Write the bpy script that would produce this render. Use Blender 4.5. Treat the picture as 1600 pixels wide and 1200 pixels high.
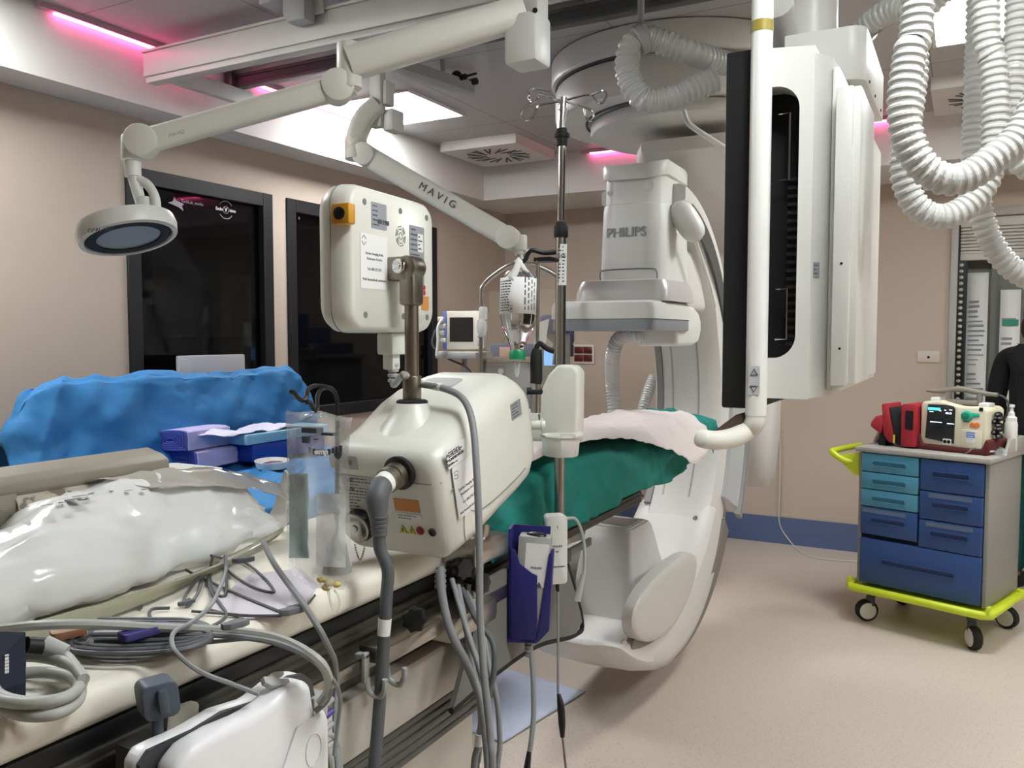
import bpy, bmesh, math, random
from mathutils import Vector, Matrix, noise
for o in list(bpy.data.objects): bpy.data.objects.remove(o)
S = bpy.context.scene
COL = S.collection
rad = math.radians
V = Vector
# ------------------------------------------------------------------ camera, world, exposure
FPX, EYE, YAW, PIT = 1317.0, 1.55, rad(28.4), rad(3.26)
FW = V((-math.sin(YAW) * math.cos(PIT), math.cos(YAW) * math.cos(PIT), -math.sin(PIT)))
RT = V((math.cos(YAW), math.sin(YAW), 0))
UP = RT.cross(FW)
CAM = V((0, 0, EYE))
cd = bpy.data.cameras.new('camera')
cam = bpy.data.objects.new('camera', cd)
COL.objects.link(cam)
cam.location = CAM
cam.rotation_euler = (rad(90) - PIT, 0, YAW)
cd.sensor_fit = 'HORIZONTAL'
cd.sensor_width = 36
cd.lens = 36 * FPX / 1600
cd.clip_start = 0.02
S.camera = cam
w = bpy.data.worlds.new('world')
S.world = w
w.use_nodes = True
w.node_tree.nodes['Background'].inputs[0].default_value = (0.9, 0.93, 1, 1)
w.node_tree.nodes['Background'].inputs[1].default_value = 0.02
S.view_settings.view_transform = 'Standard'
S.view_settings.look = 'None'
S.view_settings.gamma = 1
S.view_settings.exposure = 0.62
PANEL_POWER = 27.0
LED_POWER = 9.0


def ray(x, y): return FW + RT * ((x - 800) / FPX) + UP * ((600 - y) / FPX)
def P(x, y, d): return CAM + ray(x, y) * d                    # a point at a measured depth
def A(x, y, ax, v):                                           # where the sight line meets a real plane (0 x, 1 y, 2 z)
    r = ray(x, y)
    return CAM + r * ((v - CAM[ax]) / r[ax])


# ------------------------------------------------------------------ materials
MATS = {}


def lin(h):
    h = h.lstrip('#')
    c = [int(h[i:i + 2], 16) / 255 for i in (0, 2, 4)]
    return tuple(x / 12.92 if x <= .04045 else ((x + .055) / 1.055) ** 2.4 for x in c) + (1,)


def mat(name, col, rough=.5, metal=0, var=.05, scale=6, bump=0, bscale=60, trans=0, alpha=1, emit=None, power=0, sheen=0, spec=.5, coat=0):
    m = bpy.data.materials.new(name)
    m.use_nodes = True
    n, l = m.node_tree.nodes, m.node_tree.links
    b = n['Principled BSDF']
    tc = n.new('ShaderNodeTexCoord')
    nz = n.new('ShaderNodeTexNoise')
    nz.inputs['Scale'].default_value = scale
    nz.inputs['Detail'].default_value = 4
    l.new(tc.outputs['Object'], nz.inputs['Vector'])
    mx = n.new('ShaderNodeMix')
    mx.data_type = 'RGBA'
    c = lin(col)
    mx.inputs[6].default_value = tuple(max(0, x * (1 - var)) for x in c[:3]) + (1,)
    mx.inputs[7].default_value = tuple(min(1, x * (1 + var)) for x in c[:3]) + (1,)
    l.new(nz.outputs['Fac'], mx.inputs[0])
    l.new(mx.outputs[2], b.inputs['Base Color'])
    b.inputs['Roughness'].default_value = rough
    b.inputs['Metallic'].default_value = metal
    b.inputs['Specular IOR Level'].default_value = spec
    b.inputs['Transmission Weight'].default_value = trans
    b.inputs['Alpha'].default_value = alpha
    if coat: b.inputs['Coat Weight'].default_value = coat
    if emit:
        b.inputs['Emission Color'].default_value = lin(emit)
        b.inputs['Emission Strength'].default_value = power
    if bump:
        n2 = n.new('ShaderNodeTexNoise')
        n2.inputs['Scale'].default_value = bscale
        n2.inputs['Detail'].default_value = 3
        l.new(tc.outputs['Object'], n2.inputs['Vector'])
        bp = n.new('ShaderNodeBump')
        bp.inputs['Strength'].default_value = bump
        bp.inputs['Distance'].default_value = .01
        l.new(n2.outputs['Fac'], bp.inputs['Height'])
        l.new(bp.outputs[0], b.inputs['Normal'])
    MATS[name] = m
    return m


def film(name, col, see=.7, rough=.1, bump=0, bscale=30):
    """thin see-through sheet: part transparent, part glossy plastic"""
    m = mat(name, col, rough, bump=bump, bscale=bscale)
    n, l = m.node_tree.nodes, m.node_tree.links
    b = n['Principled BSDF']
    t = n.new('ShaderNodeBsdfTransparent')
    mix = n.new('ShaderNodeMixShader')
    lw = n.new('ShaderNodeLayerWeight')
    lw.inputs[0].default_value = .3
    mr = n.new('ShaderNodeMapRange')
    mr.inputs[3].default_value = 1 - see
    mr.inputs[4].default_value = min(1, 1.25 - see)
    l.new(lw.outputs['Facing'], mr.inputs[0])
    l.new(mr.outputs[0], mix.inputs[0])
    l.new(t.outputs[0], mix.inputs[1])
    l.new(b.outputs[0], mix.inputs[2])
    l.new(mix.outputs[0], n['Material Output'].inputs['Surface'])
    return m


WHITE = mat('equipment_white', '#d9d9d4', .38, var=.02)
CREAM = mat('injector_cream', '#dcdcd2', .34, var=.02)
OFFW = mat('arm_off_white', '#d8d6cc', .4, var=.02)
CARM = mat('gantry_white', '#d2cfcb', .42, var=.02)
CARM2 = mat('gantry_grey', '#8d8b88', .45, var=.03)
GREY = mat('mid_grey_plastic', '#77787a', .5)
LGREY = mat('light_grey_plastic', '#a9aaa8', .5)
DGREY = mat('dark_grey_plastic', '#3f4044', .5)
BLACK = mat('black_plastic', '#111214', .4)
RUBBER = mat('black_rubber', '#0c0c0d', .7)
STEEL = mat('brushed_steel', '#b5b2ab', .28, 1)
DSTEEL = mat('satin_steel_brown', '#8a8478', .38, 1)
CHROME = mat('chrome', '#d8d8d8', .12, 1)
ALU = mat('anodised_aluminium', '#bdbdb9', .42, .6)
RAILW = mat('rail_painted_white', '#c9c8c4', .4, var=.03)
RAILD = mat('rail_dark_grey', '#5a5c5c', .45, .4)
PAPER = mat('white_paper', '#e6e6e4', .8)
INK = mat('grey_ink', '#50525a', .7)
INKL = mat('pale_grey_ink', '#8b8d92', .7)
SILV = mat('silver_label', '#a3a6ad', .4, .3)
ORANGE = mat('orange_label', '#c98a45', .6)
RED = mat('warning_red', '#b6282a', .5)
YEL = mat('warning_yellow', '#d3c24a', .5)
HOSE = mat('hose_pale_grey', '#c2c2bf', .32, var=.03)
CABLE = mat('cable_grey', '#86888a', .5)
CABLED = mat('cable_dark_grey', '#55585b', .5)
CABLEL = mat('cable_pale_grey', '#a8aaa4', .45)

# ------------------------------------------------------------------ mesh builder
ORG = {}


class MB:
    def __init__(s, T=None):
        s.v, s.f, s.m, s.cur, s.T = [], [], [], 0, T

    def use(s, i):
        s.cur = i
        return s

    def add(s, vs, fs):
        k = len(s.v)
        for p in vs: s.v.append(s.T @ V(p) if s.T else V(p))
        for f in fs:
            s.f.append([i + k for i in f])
            s.m.append(s.cur)
        return s

    def addbm(s, bm, X=None):
        bm.verts.index_update()
        s.add([(X @ v.co) if X else v.co for v in bm.verts], [[v.index for v in f.verts] for f in bm.faces])
        bm.free()
        return s

    def box(s, c, size, bev=0, seg=2, R=None):
        bm = bmesh.new()
        bmesh.ops.create_cube(bm, size=1)
        bmesh.ops.scale(bm, vec=V(size), verts=bm.verts)
        if bev: bmesh.ops.bevel(bm, geom=bm.edges[:], offset=min(bev, min(size) * .49), segments=seg, profile=.5, affect='EDGES')
        X = Matrix.Translation(V(c))
        if R is not None: X = X @ R.to_4x4()
        return s.addbm(bm, X)

    def bb(s, a, b, bev=0, seg=2):
        a, b = V(a), V(b)
        return s.box((a + b) / 2, [abs(x) for x in (b - a)], bev, seg)

    def prism(s, poly, o, u, v, h0, h1, bev=0, seg=2, sel='all'):
        """polygon in the plane (o,u,v) pushed from h0 to h1 along u x v"""
        o, u, v = V(o), V(u), V(v)
        w = u.cross(v)
        bm = bmesh.new()
        a = [bm.verts.new(o + u * x + v * y + w * h0) for x, y in poly]
        b = [bm.verts.new(o + u * x + v * y + w * h1) for x, y in poly]
        n = len(poly)
        bm.faces.new(a[::-1])
        bm.faces.new(b)
        for i in range(n): bm.faces.new((a[i], a[(i + 1) % n], b[(i + 1) % n], b[i]))
        bmesh.ops.recalc_face_normals(bm, faces=bm.faces)
        if bev:
            es = [e for e in bm.edges if sel == 'all' or (sel == 'rim' and ((e.verts[0] in a) == (e.verts[1] in a)))]
            bmesh.ops.bevel(bm, geom=es, offset=bev, segments=seg, profile=.5, affect='EDGES', clamp_overlap=True)
        return s.addbm(bm)

    def loft(s, rings, cap=True, closed=False):
        n = len(rings[0])
        vs = [p for r in rings for p in r]
        fs = []
        R = len(rings)
        for i in range(R if closed else R - 1):
            for j in range(n):
                i2 = (i + 1) % R
                fs.append((i * n + j, i * n + (j + 1) % n, i2 * n + (j + 1) % n, i2 * n + j))
        if cap and not closed:
            fs.append(list(range(n))[::-1])
            fs.append([(R - 1) * n + j for j in range(n)])
        return s.add(vs, fs)

    def tube(s, pts, r, n=10, sub=0, closed=False, cap=True, flat=None):
        pts = [V(p) for p in pts]
        if sub: pts = spline(pts, sub, closed)
        m = len(pts)
        rr = r if isinstance(r, (list, tuple)) else None
        rings = []
        t0 = (pts[1] - pts[0]).normalized()
        nrm = t0.orthogonal().normalized()
        if flat: nrm = (V(flat) - t0 * V(flat).dot(t0)).normalized()
        for i, p in enumerate(pts):
            a = pts[(i - 1) % m] if (i or closed) else p
            b = pts[(i + 1) % m] if (i < m - 1 or closed) else p
            t = (b - a)
            t = t.normalized() if t.length > 1e-9 else t0
            nrm = nrm - t * nrm.dot(t)
            nrm = nrm.normalized() if nrm.length > 1e-6 else t.orthogonal().normalized()
            bn = t.cross(nrm)
            if rr:
                g = i / (m - 1) * (len(rr) - 1)
                gi = min(int(g), len(rr) - 2)
                R = rr[gi] + (rr[gi + 1] - rr[gi]) * (g - gi)
            else: R = r(i / (m - 1)) if callable(r) else r
            rings.append([p + (nrm * math.cos(2 * math.pi * j / n) + bn * math.sin(2 * math.pi * j / n)) * R for j in range(n)])
        return s.loft(rings, cap, closed)

    def cyl(s, a, b, r0, r1=None, n=24, bev=0):
        a, b = V(a), V(b)
        r1 = r0 if r1 is None else r1
        if bev:
            L = (b - a).length
            t = (b - a) / L
            return s.tube([a, a + t * bev * .3, a + t * bev, b - t * bev, b - t * bev * .3, b],
                          [r0 - bev, r0 - bev * .3, r0, r1, r1 - bev * .3, r1 - bev], n)
        return s.tube([a, b], [r0, r1], n)

    def lathe(s, prof, o, axis=(0, 0, 1), n=32, x=None, ell=(1, 1)):
        ax = V(axis).normalized()
        u = V(x).normalized() if x else ax.orthogonal().normalized()
        v = ax.cross(u)
        o = V(o)
        return s.loft([[o + ax * z + u * (r * ell[0] * math.cos(2 * math.pi * j / n)) + v * (r * ell[1] * math.sin(2 * math.pi * j / n)) for j in range(n)] for r, z in prof])

    def ball(s, c, r, n=16, R=None):
        r = V(r) if not isinstance(r, (int, float)) else V((r, r, r))
        bm = bmesh.new()
        bmesh.ops.create_uvsphere(bm, u_segments=n, v_segments=max(6, n // 2), radius=1)
        bmesh.ops.scale(bm, vec=r, verts=bm.verts)
        X = Matrix.Translation(V(c))
        if R is not None: X = X @ R.to_4x4()
        return s.addbm(bm, X)

    def grid(s, nu, nv, fn):
        vs = [fn(i / nu, j / nv) for i in range(nu + 1) for j in range(nv + 1)]
        return s.add(vs, [(i * (nv + 1) + j, (i + 1) * (nv + 1) + j, (i + 1) * (nv + 1) + j + 1, i * (nv + 1) + j + 1) for i in range(nu) for j in range(nv)])

    def patch(s, net, k=6, amp=0, sc=8, seed=0, dirn=None, crease=0):
        """smooth sheet through a net of points, with crumple"""
        rows = [spline([V(p) for p in r], k) for r in net]
        cols = [spline([rows[i][j] for i in range(len(rows))], k) for j in range(len(rows[0]))]
        nu, nv = len(cols) - 1, len(cols[0]) - 1

        def fn(a, b):
            i, j = round(a * nu), round(b * nv)
            p = cols[i][j]
            if amp:
                q = p * sc + V((seed, seed * 2.7, -seed))
                d = noise.noise(q) + .5 * noise.noise(q * 2.3) + .35 * abs(noise.noise(q * 4.1))
                if crease: d += crease * ((1 - min(1, 2.2 * abs(noise.noise(V((q.x + q.y * .8, q.z * .5 - q.y * .3, 3.1)) * .8)))) ** 3 - .6 * (1 - min(1, 2.6 * abs(noise.noise(V((q.y - q.z * .9, q.x + q.z * .4, 7.7)) * 1.1)))) ** 3)
                t1 = cols[min(i + 1, nu)][j] - cols[max(i - 1, 0)][j]
                t2 = cols[i][min(j + 1, nv)] - cols[i][max(j - 1, 0)]
                nn = t1.cross(t2)
                nn = nn.normalized() if nn.length > 1e-9 else V((0, 0, 1))
                p = p + (V(dirn) if dirn else nn) * d * amp
            return p
        return s.grid(nu, nv, fn)

    def build(s, name, mats, parent=None, ang=38, solid=0, subsurf=0, weld=False):
        org = ORG[parent.name] if parent is not None else None
        if org is None:
            lo = V([min(p[i] for p in s.v) for i in range(3)])
            hi = V([max(p[i] for p in s.v) for i in range(3)])
            org = V(((lo.x + hi.x) / 2, (lo.y + hi.y) / 2, lo.z))
        me = bpy.data.meshes.new(name)
        me.from_pydata([p - org for p in s.v], [], s.f)
        for m in (mats if isinstance(mats, (list, tuple)) else [mats]): me.materials.append(m)
        me.polygons.foreach_set('material_index', s.m)
        bm = bmesh.new()
        bm.from_mesh(me)
        if weld: bmesh.ops.remove_doubles(bm, verts=bm.verts, dist=1e-5)
        bmesh.ops.recalc_face_normals(bm, faces=bm.faces)
        bm.to_mesh(me)
        bm.free()
        me.polygons.foreach_set('use_smooth', [True] * len(me.polygons))
        me.set_sharp_from_angle(angle=rad(ang))
        o = bpy.data.objects.new(name, me)
        COL.objects.link(o)
        if parent is not None: o.parent = parent
        else: o.location = org
        ORG[o.name] = org
        if solid:
            q = o.modifiers.new('thickness', 'SOLIDIFY')
            q.thickness = solid
        if subsurf:
            q = o.modifiers.new('smooth', 'SUBSURF')
            q.levels = q.render_levels = subsurf
        return o


def spline(p, k, closed=False):
    out = []
    n = len(p)
    for i in range(n if closed else n - 1):
        a, b = p[i], p[(i + 1) % n]
        z = p[i - 1] if (i or closed) else a * 2 - b
        c = p[(i + 2) % n] if (i < n - 2 or closed) else b * 2 - a
        for j in range(k):
            t = j / k
            out.append(.5 * (2 * a + (b - z) * t + (2 * z - 5 * a + 4 * b - c) * t * t + (3 * a - z - 3 * b + c) * t ** 3))
    if not closed: out.append(p[-1].copy())
    return out


def rrect(w, h, r, n=5, cx=0, cy=0):
    out = []
    for sx, sy, a0 in ((1, 1, 0), (-1, 1, 90), (-1, -1, 180), (1, -1, 270)):
        for i in range(n + 1):
            a = rad(a0 + 90 * i / n)
            out.append((cx + sx * (w / 2 - r) + r * math.cos(a), cy + sy * (h / 2 - r) + r * math.sin(a)))
    return out


def tag(o, label, cat, group=None):
    o['label'], o['category'] = label, cat
    if group: o['group'] = group
    return o


def thing(name, label, cat, loc, group=None):
    o = bpy.data.objects.new(name, None)
    o.empty_display_size = .05
    COL.objects.link(o)
    o.location = V(loc)
    ORG[o.name] = V(loc)
    return tag(o, label, cat, group)


def setting(o):
    o['kind'] = 'structure'
    return o


def text(s, size, o, u, v, m, parent, name='lettering', align='CENTER', th=.0006, bold=0):
    c = bpy.data.curves.new(name, 'FONT')
    c.body, c.size, c.align_x, c.align_y = s, size, align, 'CENTER'
    c.extrude = th
    c.resolution_u = 3
    if bold: c.offset = bold
    ob = bpy.data.objects.new(name + '_curve', c)
    COL.objects.link(ob)
    dg = bpy.context.evaluated_depsgraph_get()
    dg.update()
    me = bpy.data.meshes.new_from_object(ob.evaluated_get(dg))
    bpy.data.objects.remove(ob)
    u, v = V(u).normalized(), V(v).normalized()
    wv = u.cross(v)
    M = Matrix((u, v, wv)).transposed().to_4x4()
    M.translation = V(o) - ORG[parent.name]
    me.transform(M)
    me.materials.clear()
    me.materials.append(m)
    t = bpy.data.objects.new(name, me)
    COL.objects.link(t)
    t.parent = parent
    ORG[t.name] = ORG[parent.name]
    return t


def card(o, u, v, w, h, parent, m=None, name='label_sticker', rows=6, ink=None, seed=1, th=.0008, blank=.0, sc=.7, r=.002, dark=1):
    """a stuck-on label with rows of small print"""
    rg = random.Random(seed)
    o, u, v = V(o), V(u).normalized(), V(v).normalized()
    wv = u.cross(v)
    mb = MB()
    mb.prism(rrect(w, h, r, 2), o, u, v, 0, th)
    mb.use(1)
    for i in range(rows):
        y = h * (.5 - (i + .8) / (rows + .6)) - blank * h
        if y < -h * .47: break
        hh = h / (rows + 1) * rg.uniform(.28, .42)
        x = -w * .42
        end = w * (rg.uniform(.1, .84) * sc - .0) - w * .42 + w * .15
        while x < end:
            ln = w * rg.uniform(.04, .14)
            c = o + u * (x + ln / 2) + v * y
            mb.prism([(-ln / 2, -hh / 2), (ln / 2, -hh / 2), (ln / 2, hh / 2), (-ln / 2, hh / 2)], c, u, v, th, th + .0003)
            x += ln + w * .025
    return mb.build(name, [m or PAPER, ink or INK], parent)


# ------------------------------------------------------------------ the room
XL, YB, ZC, ZS = -3.551, 6.44, 2.894, 2.6
XR, YF = 3.2, -4.2
SX, SY = -3.34, 5.72
WALL = mat('wall_tan_vinyl', '#bfafa0', .75, var=.05, scale=3, bump=.12, bscale=220)
SOFF = mat('soffit_white_paint', '#dad7d3', .7, var=.02)
BASE = mat('baseboard_blue_vinyl', '#55668c', .5, var=.05)
DARK = mat('control_room_dark', '#1b1b1c', .8)


def floor_mat():
    m = mat('floor_beige_speckled_vinyl', '#c8bbae', .42, var=.06, scale=140, bump=.04, bscale=300)
    n, l = m.node_tree.nodes, m.node_tree.links
    b = n['Principled BSDF']
    src = b.inputs['Base Color'].links[0].from_socket
    tc = n.new('ShaderNodeTexCoord')
    vo = n.new('ShaderNodeTexVoronoi')
    vo.inputs['Scale'].default_value = 110
    l.new(tc.outputs['Object'], vo.inputs['Vector'])
    cr = n.new('ShaderNodeValToRGB')
    cr.color_ramp.elements[0].position = .12
    cr.color_ramp.elements[0].color = (.62, .58, .55, 1)
    cr.color_ramp.elements[1].position = .3
    cr.color_ramp.elements[1].color = (1, 1, 1, 1)
    l.new(vo.outputs['Distance'], cr.inputs[0])
    mx = n.new('ShaderNodeMix')
    mx.data_type = 'RGBA'
    mx.blend_type = 'MULTIPLY'
    mx.inputs[0].default_value = 1
    l.new(src, mx.inputs[6])
    l.new(cr.outputs[0], mx.inputs[7])
    l.new(mx.outputs[2], b.inputs['Base Color'])
    return m


def ceil_mat():
    m = mat('ceiling_panels_white', '#aeabaa', .6, var=.02)
    n, l = m.node_tree.nodes, m.node_tree.links
    b = n['Principled BSDF']
    src = b.inputs['Base Color'].links[0].from_socket
    tc = n.new('ShaderNodeTexCoord')
    br = n.new('ShaderNodeTexBrick')
    br.offset = 0
    br.inputs['Scale'].default_value = 1
    br.inputs['Brick Width'].default_value = 1.2
    br.inputs['Row Height'].default_value = 1.2
    br.inputs['Mortar Size'].default_value = .004
    br.inputs['Color1'].default_value = br.inputs['Color2'].default_value = (1, 1, 1, 1)
    br.inputs['Mortar'].default_value = (.55, .54, .53, 1)
    l.new(tc.outputs['Object'], br.inputs['Vector'])
    mx = n.new('ShaderNodeMix')
    mx.data_type = 'RGBA'
    mx.blend_type = 'MULTIPLY'
    mx.inputs[0].default_value = 1
    l.new(src, mx.inputs[6])
    l.new(br.outputs[0], mx.inputs[7])
    l.new(mx.outputs[2], b.inputs['Base Color'])
    return m


def struct(name, boxes, m, parent=None):
    mb = MB()
    for a, b in boxes: mb.bb(a, b)
    o = mb.build(name, m, parent)
    return setting(o) if parent is None else o


struct('floor', [((-6.3, YF, -.1), (XR + .2, YB + 2.2, 0))], floor_mat())
struct('ceiling', [((XL - .15, YF, ZC), (XR + .1, YB, ZC + .1))], ceil_mat())
W1 = (2.692, 3.654, 1.04, 2.361)
W2 = (3.772, 5.36, 1.04, 2.361)
lw = []
x0, x1 = XL - .12, XL
for y0, y1, z0, z1 in ((YF, W1[0], 0, ZC), (W1[1], W2[0], 0, ZC), (W2[1], YB, 0, ZC), (W1[0], W1[1], 0, W1[2]), (W2[0], W2[1], 0, W2[2]), (W1[0], W1[1], W1[3], ZC), (W2[0], W2[1], W2[3], ZC)):
    lw.append(((x0, y0, z0), (x1, y1, z1)))
struct('wall_left', lw, WALL)
DX0, DX1, DZ = -.075, 1.35, 2.34
struct('wall_back', [((XL - .12, YB, 0), (DX0, YB + .12, ZC)), ((DX1, YB, 0), (XR + .1, YB + .12, ZC)), ((DX0, YB, DZ), (DX1, YB + .12, ZC))], WALL)
struct('wall_right', [((XR, YF, 0), (XR + .1, YB, ZC))], WALL)
struct('wall_front', [((XL - .12, YF - .1, 0), (XR + .1, YF, ZC))], WALL)
struct('baseboard_back', [((XL + .006, YB - .006, 0), (DX0 - .05, YB, .105)), ((XL + .012, YB - .012, 0), (DX0 - .05, YB - .006, .2))], BASE)
struct('baseboard_left', [((XL, YF, 0), (XL + .012, YB - .02, .2))], BASE)
struct('trim_1', [((XL, YF, ZS), (SX, YB, ZC))], SOFF)
struct('trim_2', [((SX, SY, ZS), (XR, YB, ZC))], SOFF)
struct('wall_control_room', [((-6.2, 1.2, 0), (-6.1, 7, 2.7)), ((-6.1, 1.1, 0), (XL - .13, 1.2, 2.7)), ((-6.1, 6.9, 0), (XL - .13, 7, 2.7)), ((-6.2, 1.1, 2.7), (XL - .13, 7, 2.8))], DARK)
# windows: black frames with smoked glass
WFR = mat('window_frame_black', '#16171a', .45)
GLASS = film('smoked_glass', '#0a0b0c', .55, .03)
for k, (y0, y1, z0, z1) in enumerate((W1, W2), 1):
    mb = MB()
    f = .075
    for a, b in (((y0, z0), (y0 + f, z1)), ((y1 - f, z0), (y1, z1)), ((y0 + f, z0), (y1 - f, z0 + f)), ((y0 + f, z1 - f), (y1 - f, z1))):
        mb.bb((XL - .1, a[0], a[1]), (XL + .012, b[0], b[1]), .002, 1)
    fr = setting(mb.build('window_%d' % k, WFR))
    MB().bb((XL - .034, y0 + f, z0 + f), (XL - .026, y1 - f, z1 - f)).build('pane', GLASS, fr)
    if k == 1:
        mb = MB()
        c = A(275, 317, 0, XL - .02)
        mb.prism([(-.05, -.005), (-.02, .005), (-.01, .03), (.0, .012), (.05, .0), (.035, -.01), (.045, -.035), (.015, -.02)], c, (0, 1, 0), (0, 0, 1), .0, .001)
        mb.build('logo', SILV, fr)
        text('TechLab_works', .022, A(283, 314, 0, XL - .02), (0, 1, 0), (0, 0, 1), SILV, fr, align='LEFT')
        c = A(353, 328, 0, XL - .02)
        text('Endo', .024, c + V((0, -.047, 0)), (0, 1, 0), (0, 0, 1), PAPER, fr, bold=.0006)
        text('ision', .024, c + V((0, .048, 0)), (0, 1, 0), (0, 0, 1), PAPER, fr, bold=.0006)
        text('V', .032, c, (0, 1, 0), (0, 0, 1), PAPER, fr, bold=.0008)
        mb = MB()
        for a0, a1, rr in ((35, 150, .05), (215, 330, .05), (0, 360, .02)):
            mb.tube([c + V((.0, rr * math.cos(rad(a)), rr * .95 * math.sin(rad(a)))) for a in range(a0, a1 + 1, 8)], .0017 if rr > .03 else .001, 5)
        mb.build('emblem', PAPER, fr)
    mb = MB()
    c = A(404, 327, 0, XL - .02) if k == 1 else A(466, 341, 0, XL - .02)
    mb.cyl(c, c + V((.006, 0, 0)), .009, n=16)
    mb.build('screw_cap', CHROME, fr)
# the control room behind the glass: a pale board on its far wall, a desk and the back of a screen
qa, qb = A(240, 416, 0, -6.09), A(394, 527, 0, -6.09)
o = struct('window_3', [((-6.1, qa.y, qb.z), (-6.09, qb.y, qa.z))], mat('far_window_pale', '#f0f0f0', .6))
tag(MB().bb((-4.55, 2.3, .70), (-3.70, 5.5, .74), .005).bb((-4.5, 2.35, 0), (-4.44, 5.4, .70)).build('desk', DARK), 'dark desk behind the smoked glass window', 'desk')
MX = -3.40
c0, c1 = A(277, 556, 0, MX), A(380, 556, 0, MX)
t = thing('computer_monitor', 'silver back of a flat screen in front of the left window, above the blue drape', 'monitor', (MX, (c0.y + c1.y) / 2, 0))
MB().bb((MX - .015, c0.y, c0.z - .31), (MX + .015, c1.y, c0.z), .008).build('screen_housing', mat('silver_grey_plastic', '#b9bcc2', .4, .3), t)
ym = (c0.y + c1.y) / 2
MB().bb((MX - .04, ym - .03, .02), (MX - .015, ym + .03, c0.z - .1), .004).bb((MX - .12, ym - .18, 0), (MX + .12, ym + .18, .02), .004).build('stand', GREY, t)

# ------------------------------------------------------------------ doorway at the back right
DFR = mat('door_frame_grey', '#a9a6a0', .45)
DOORM = mat('door_grey_green', '#6d7068', .5)
SHUT = mat('shutter_white', '#c6c3bb', .5)
y = YB
mb = MB()
mb.bb((DX0 - .045, y - .03, 0), (DX0 + .0, y + .1, DZ + .03), .004)
mb.bb((DX1, y - .03, 0), (DX1 + .045, y + .1, DZ + .03), .004)
mb.bb((DX0 - .045, y - .03, DZ), (DX1 + .045, y + .1, DZ + .05), .004)
dr = setting(mb.build('door_1', DFR))
mb = MB()
mb.bb((DX0 + .01, y + .005, 2.275), (DX1 - .01, y + .09, DZ), .006)
zz = 2.275
while zz > 2.09:
    mb.bb((DX0 + .012, y + .02, zz - .021), (DX1 - .012, y + .04, zz - .002), .006)
    zz -= .022
mb.bb((DX0 + .012, y + .012, 2.055), (DX1 - .012, y + .05, 2.10), .006)
mb.build('roller_shutter', SHUT, dr)
mb = MB()
mb.bb((DX0 + .06, y + .16, 0), (DX1 + .3, y + .2, 2.4))
mb.bb((DX0 + .2, y + .14, 0), (DX0 + .23, y + .165, 2.3))
mb.build('door_leaf', DOORM, dr)
mb = MB()
for i in range(26):
    z = 1.0 + i * .041
    mb.ball((DX0 + .022, y + .01, z), (.014, .012, .012), 10)
mb.use(1).bb((DX0 + .002, y + .02, .2), (DX0 + .05, y + .06, 2.06))
mb.build('gasket_strip', [SHUT, BLACK], dr)
for x0, x1, z0, z1, grn, lab in ((1508, 1541, .72, 1.98, 0, 'left long paper notice on the grey door, with a clear pocket at its top'),
                                 (1560, 1592, .72, 1.86, 1, 'long paper notice with a green band on the grey door by the person')):
    a, b = A(x0, 560, 1, y + .155), A(x1, 560, 1, y + .155)
    mb = MB()
    mb.grid(2, 24, lambda u, v: V((a.x + (b.x - a.x) * u, y + .137 + .006 * math.sin(v * 9), z0 + (z1 - z0) * v)))
    mb.use(1)
    rg = random.Random(x0)
    for k in range(26):
        z = z1 - .2 - k * .033
        if rg.random() < .3 or z < z0 + .25: continue
        h = rg.uniform(.006, .014)
        mb.bb((a.x + .012, y + .128, z), (a.x + (b.x - a.x) * rg.uniform(.5, .92), y + .131, z + h))
    if grn: mb.use(2).bb((a.x + .014, y + .127, 1.62), (b.x - .01, y + .130, 1.66))
    nt = tag(mb.build('paper_notice', [PAPER, INKL, mat('notice_green', '#2f8a72', .6)], solid=.001), lab, 'notice')

# sockets on the back wall and the loose cord
SOCK = mat('socket_plate', '#cfc4b8', .5)
t = thing('wall_socket', 'small pale wall outlet plate right of the hanging screens', 'socket', (-.24, YB, 1.37))
MB().bb((-.307, YB - .01, 1.369), (-.167, YB, 1.449), .004).build('plate', SOCK, t)
MB().cyl((-.237, YB - .0115, 1.405), (-.237, YB - .009, 1.405), .009).build('hole', BLACK, t)
t = thing('wall_socket', 'cream framed outlet with four dark red sockets beside the tube machine', 'socket', (-2.8, YB, 1.31))
MB().bb((-2.90, YB - .012, 1.318), (-2.705, YB, 1.478), .005).build('plate', mat('socket_cream', '#d8cfc0', .5), t)
DRED = mat('dark_red_socket', '#5a1418', .4)
for i in range(2):
    for k in range(2):
        MB().bb((-2.885 + k * .082, YB - .017, 1.338 + i * .066), (-2.806 + k * .082, YB - .01, 1.396 + i * .066), .004).build('outlet', DRED, t)
cp = [A(x, yy, 1, YB - .016) for x, yy in ((1216, 640), (1219, 700), (1218, 760), (1217, 808), (1222, 828))]
cp += [V((A(1237, 851, 2, .012).x, YB - .03, .012)), A(1250, 862, 2, .006), A(1275, 872, 2, .006), A(1330, 877, 2, .006), A(1400, 880, 2, .006)]
tag(MB().tube(cp, .005, 6, 6).build('loose_cord', mat('cord_white', '#c9c4bc', .5)), 'thin white cord hanging down the tan wall and along the floor to the trolley', 'cord')

# ------------------------------------------------------------------ ceiling fittings
GLOW = mat('panel_glow', '#ffffff', .5, emit='#f3f7f7', power=PANEL_POWER)


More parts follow.
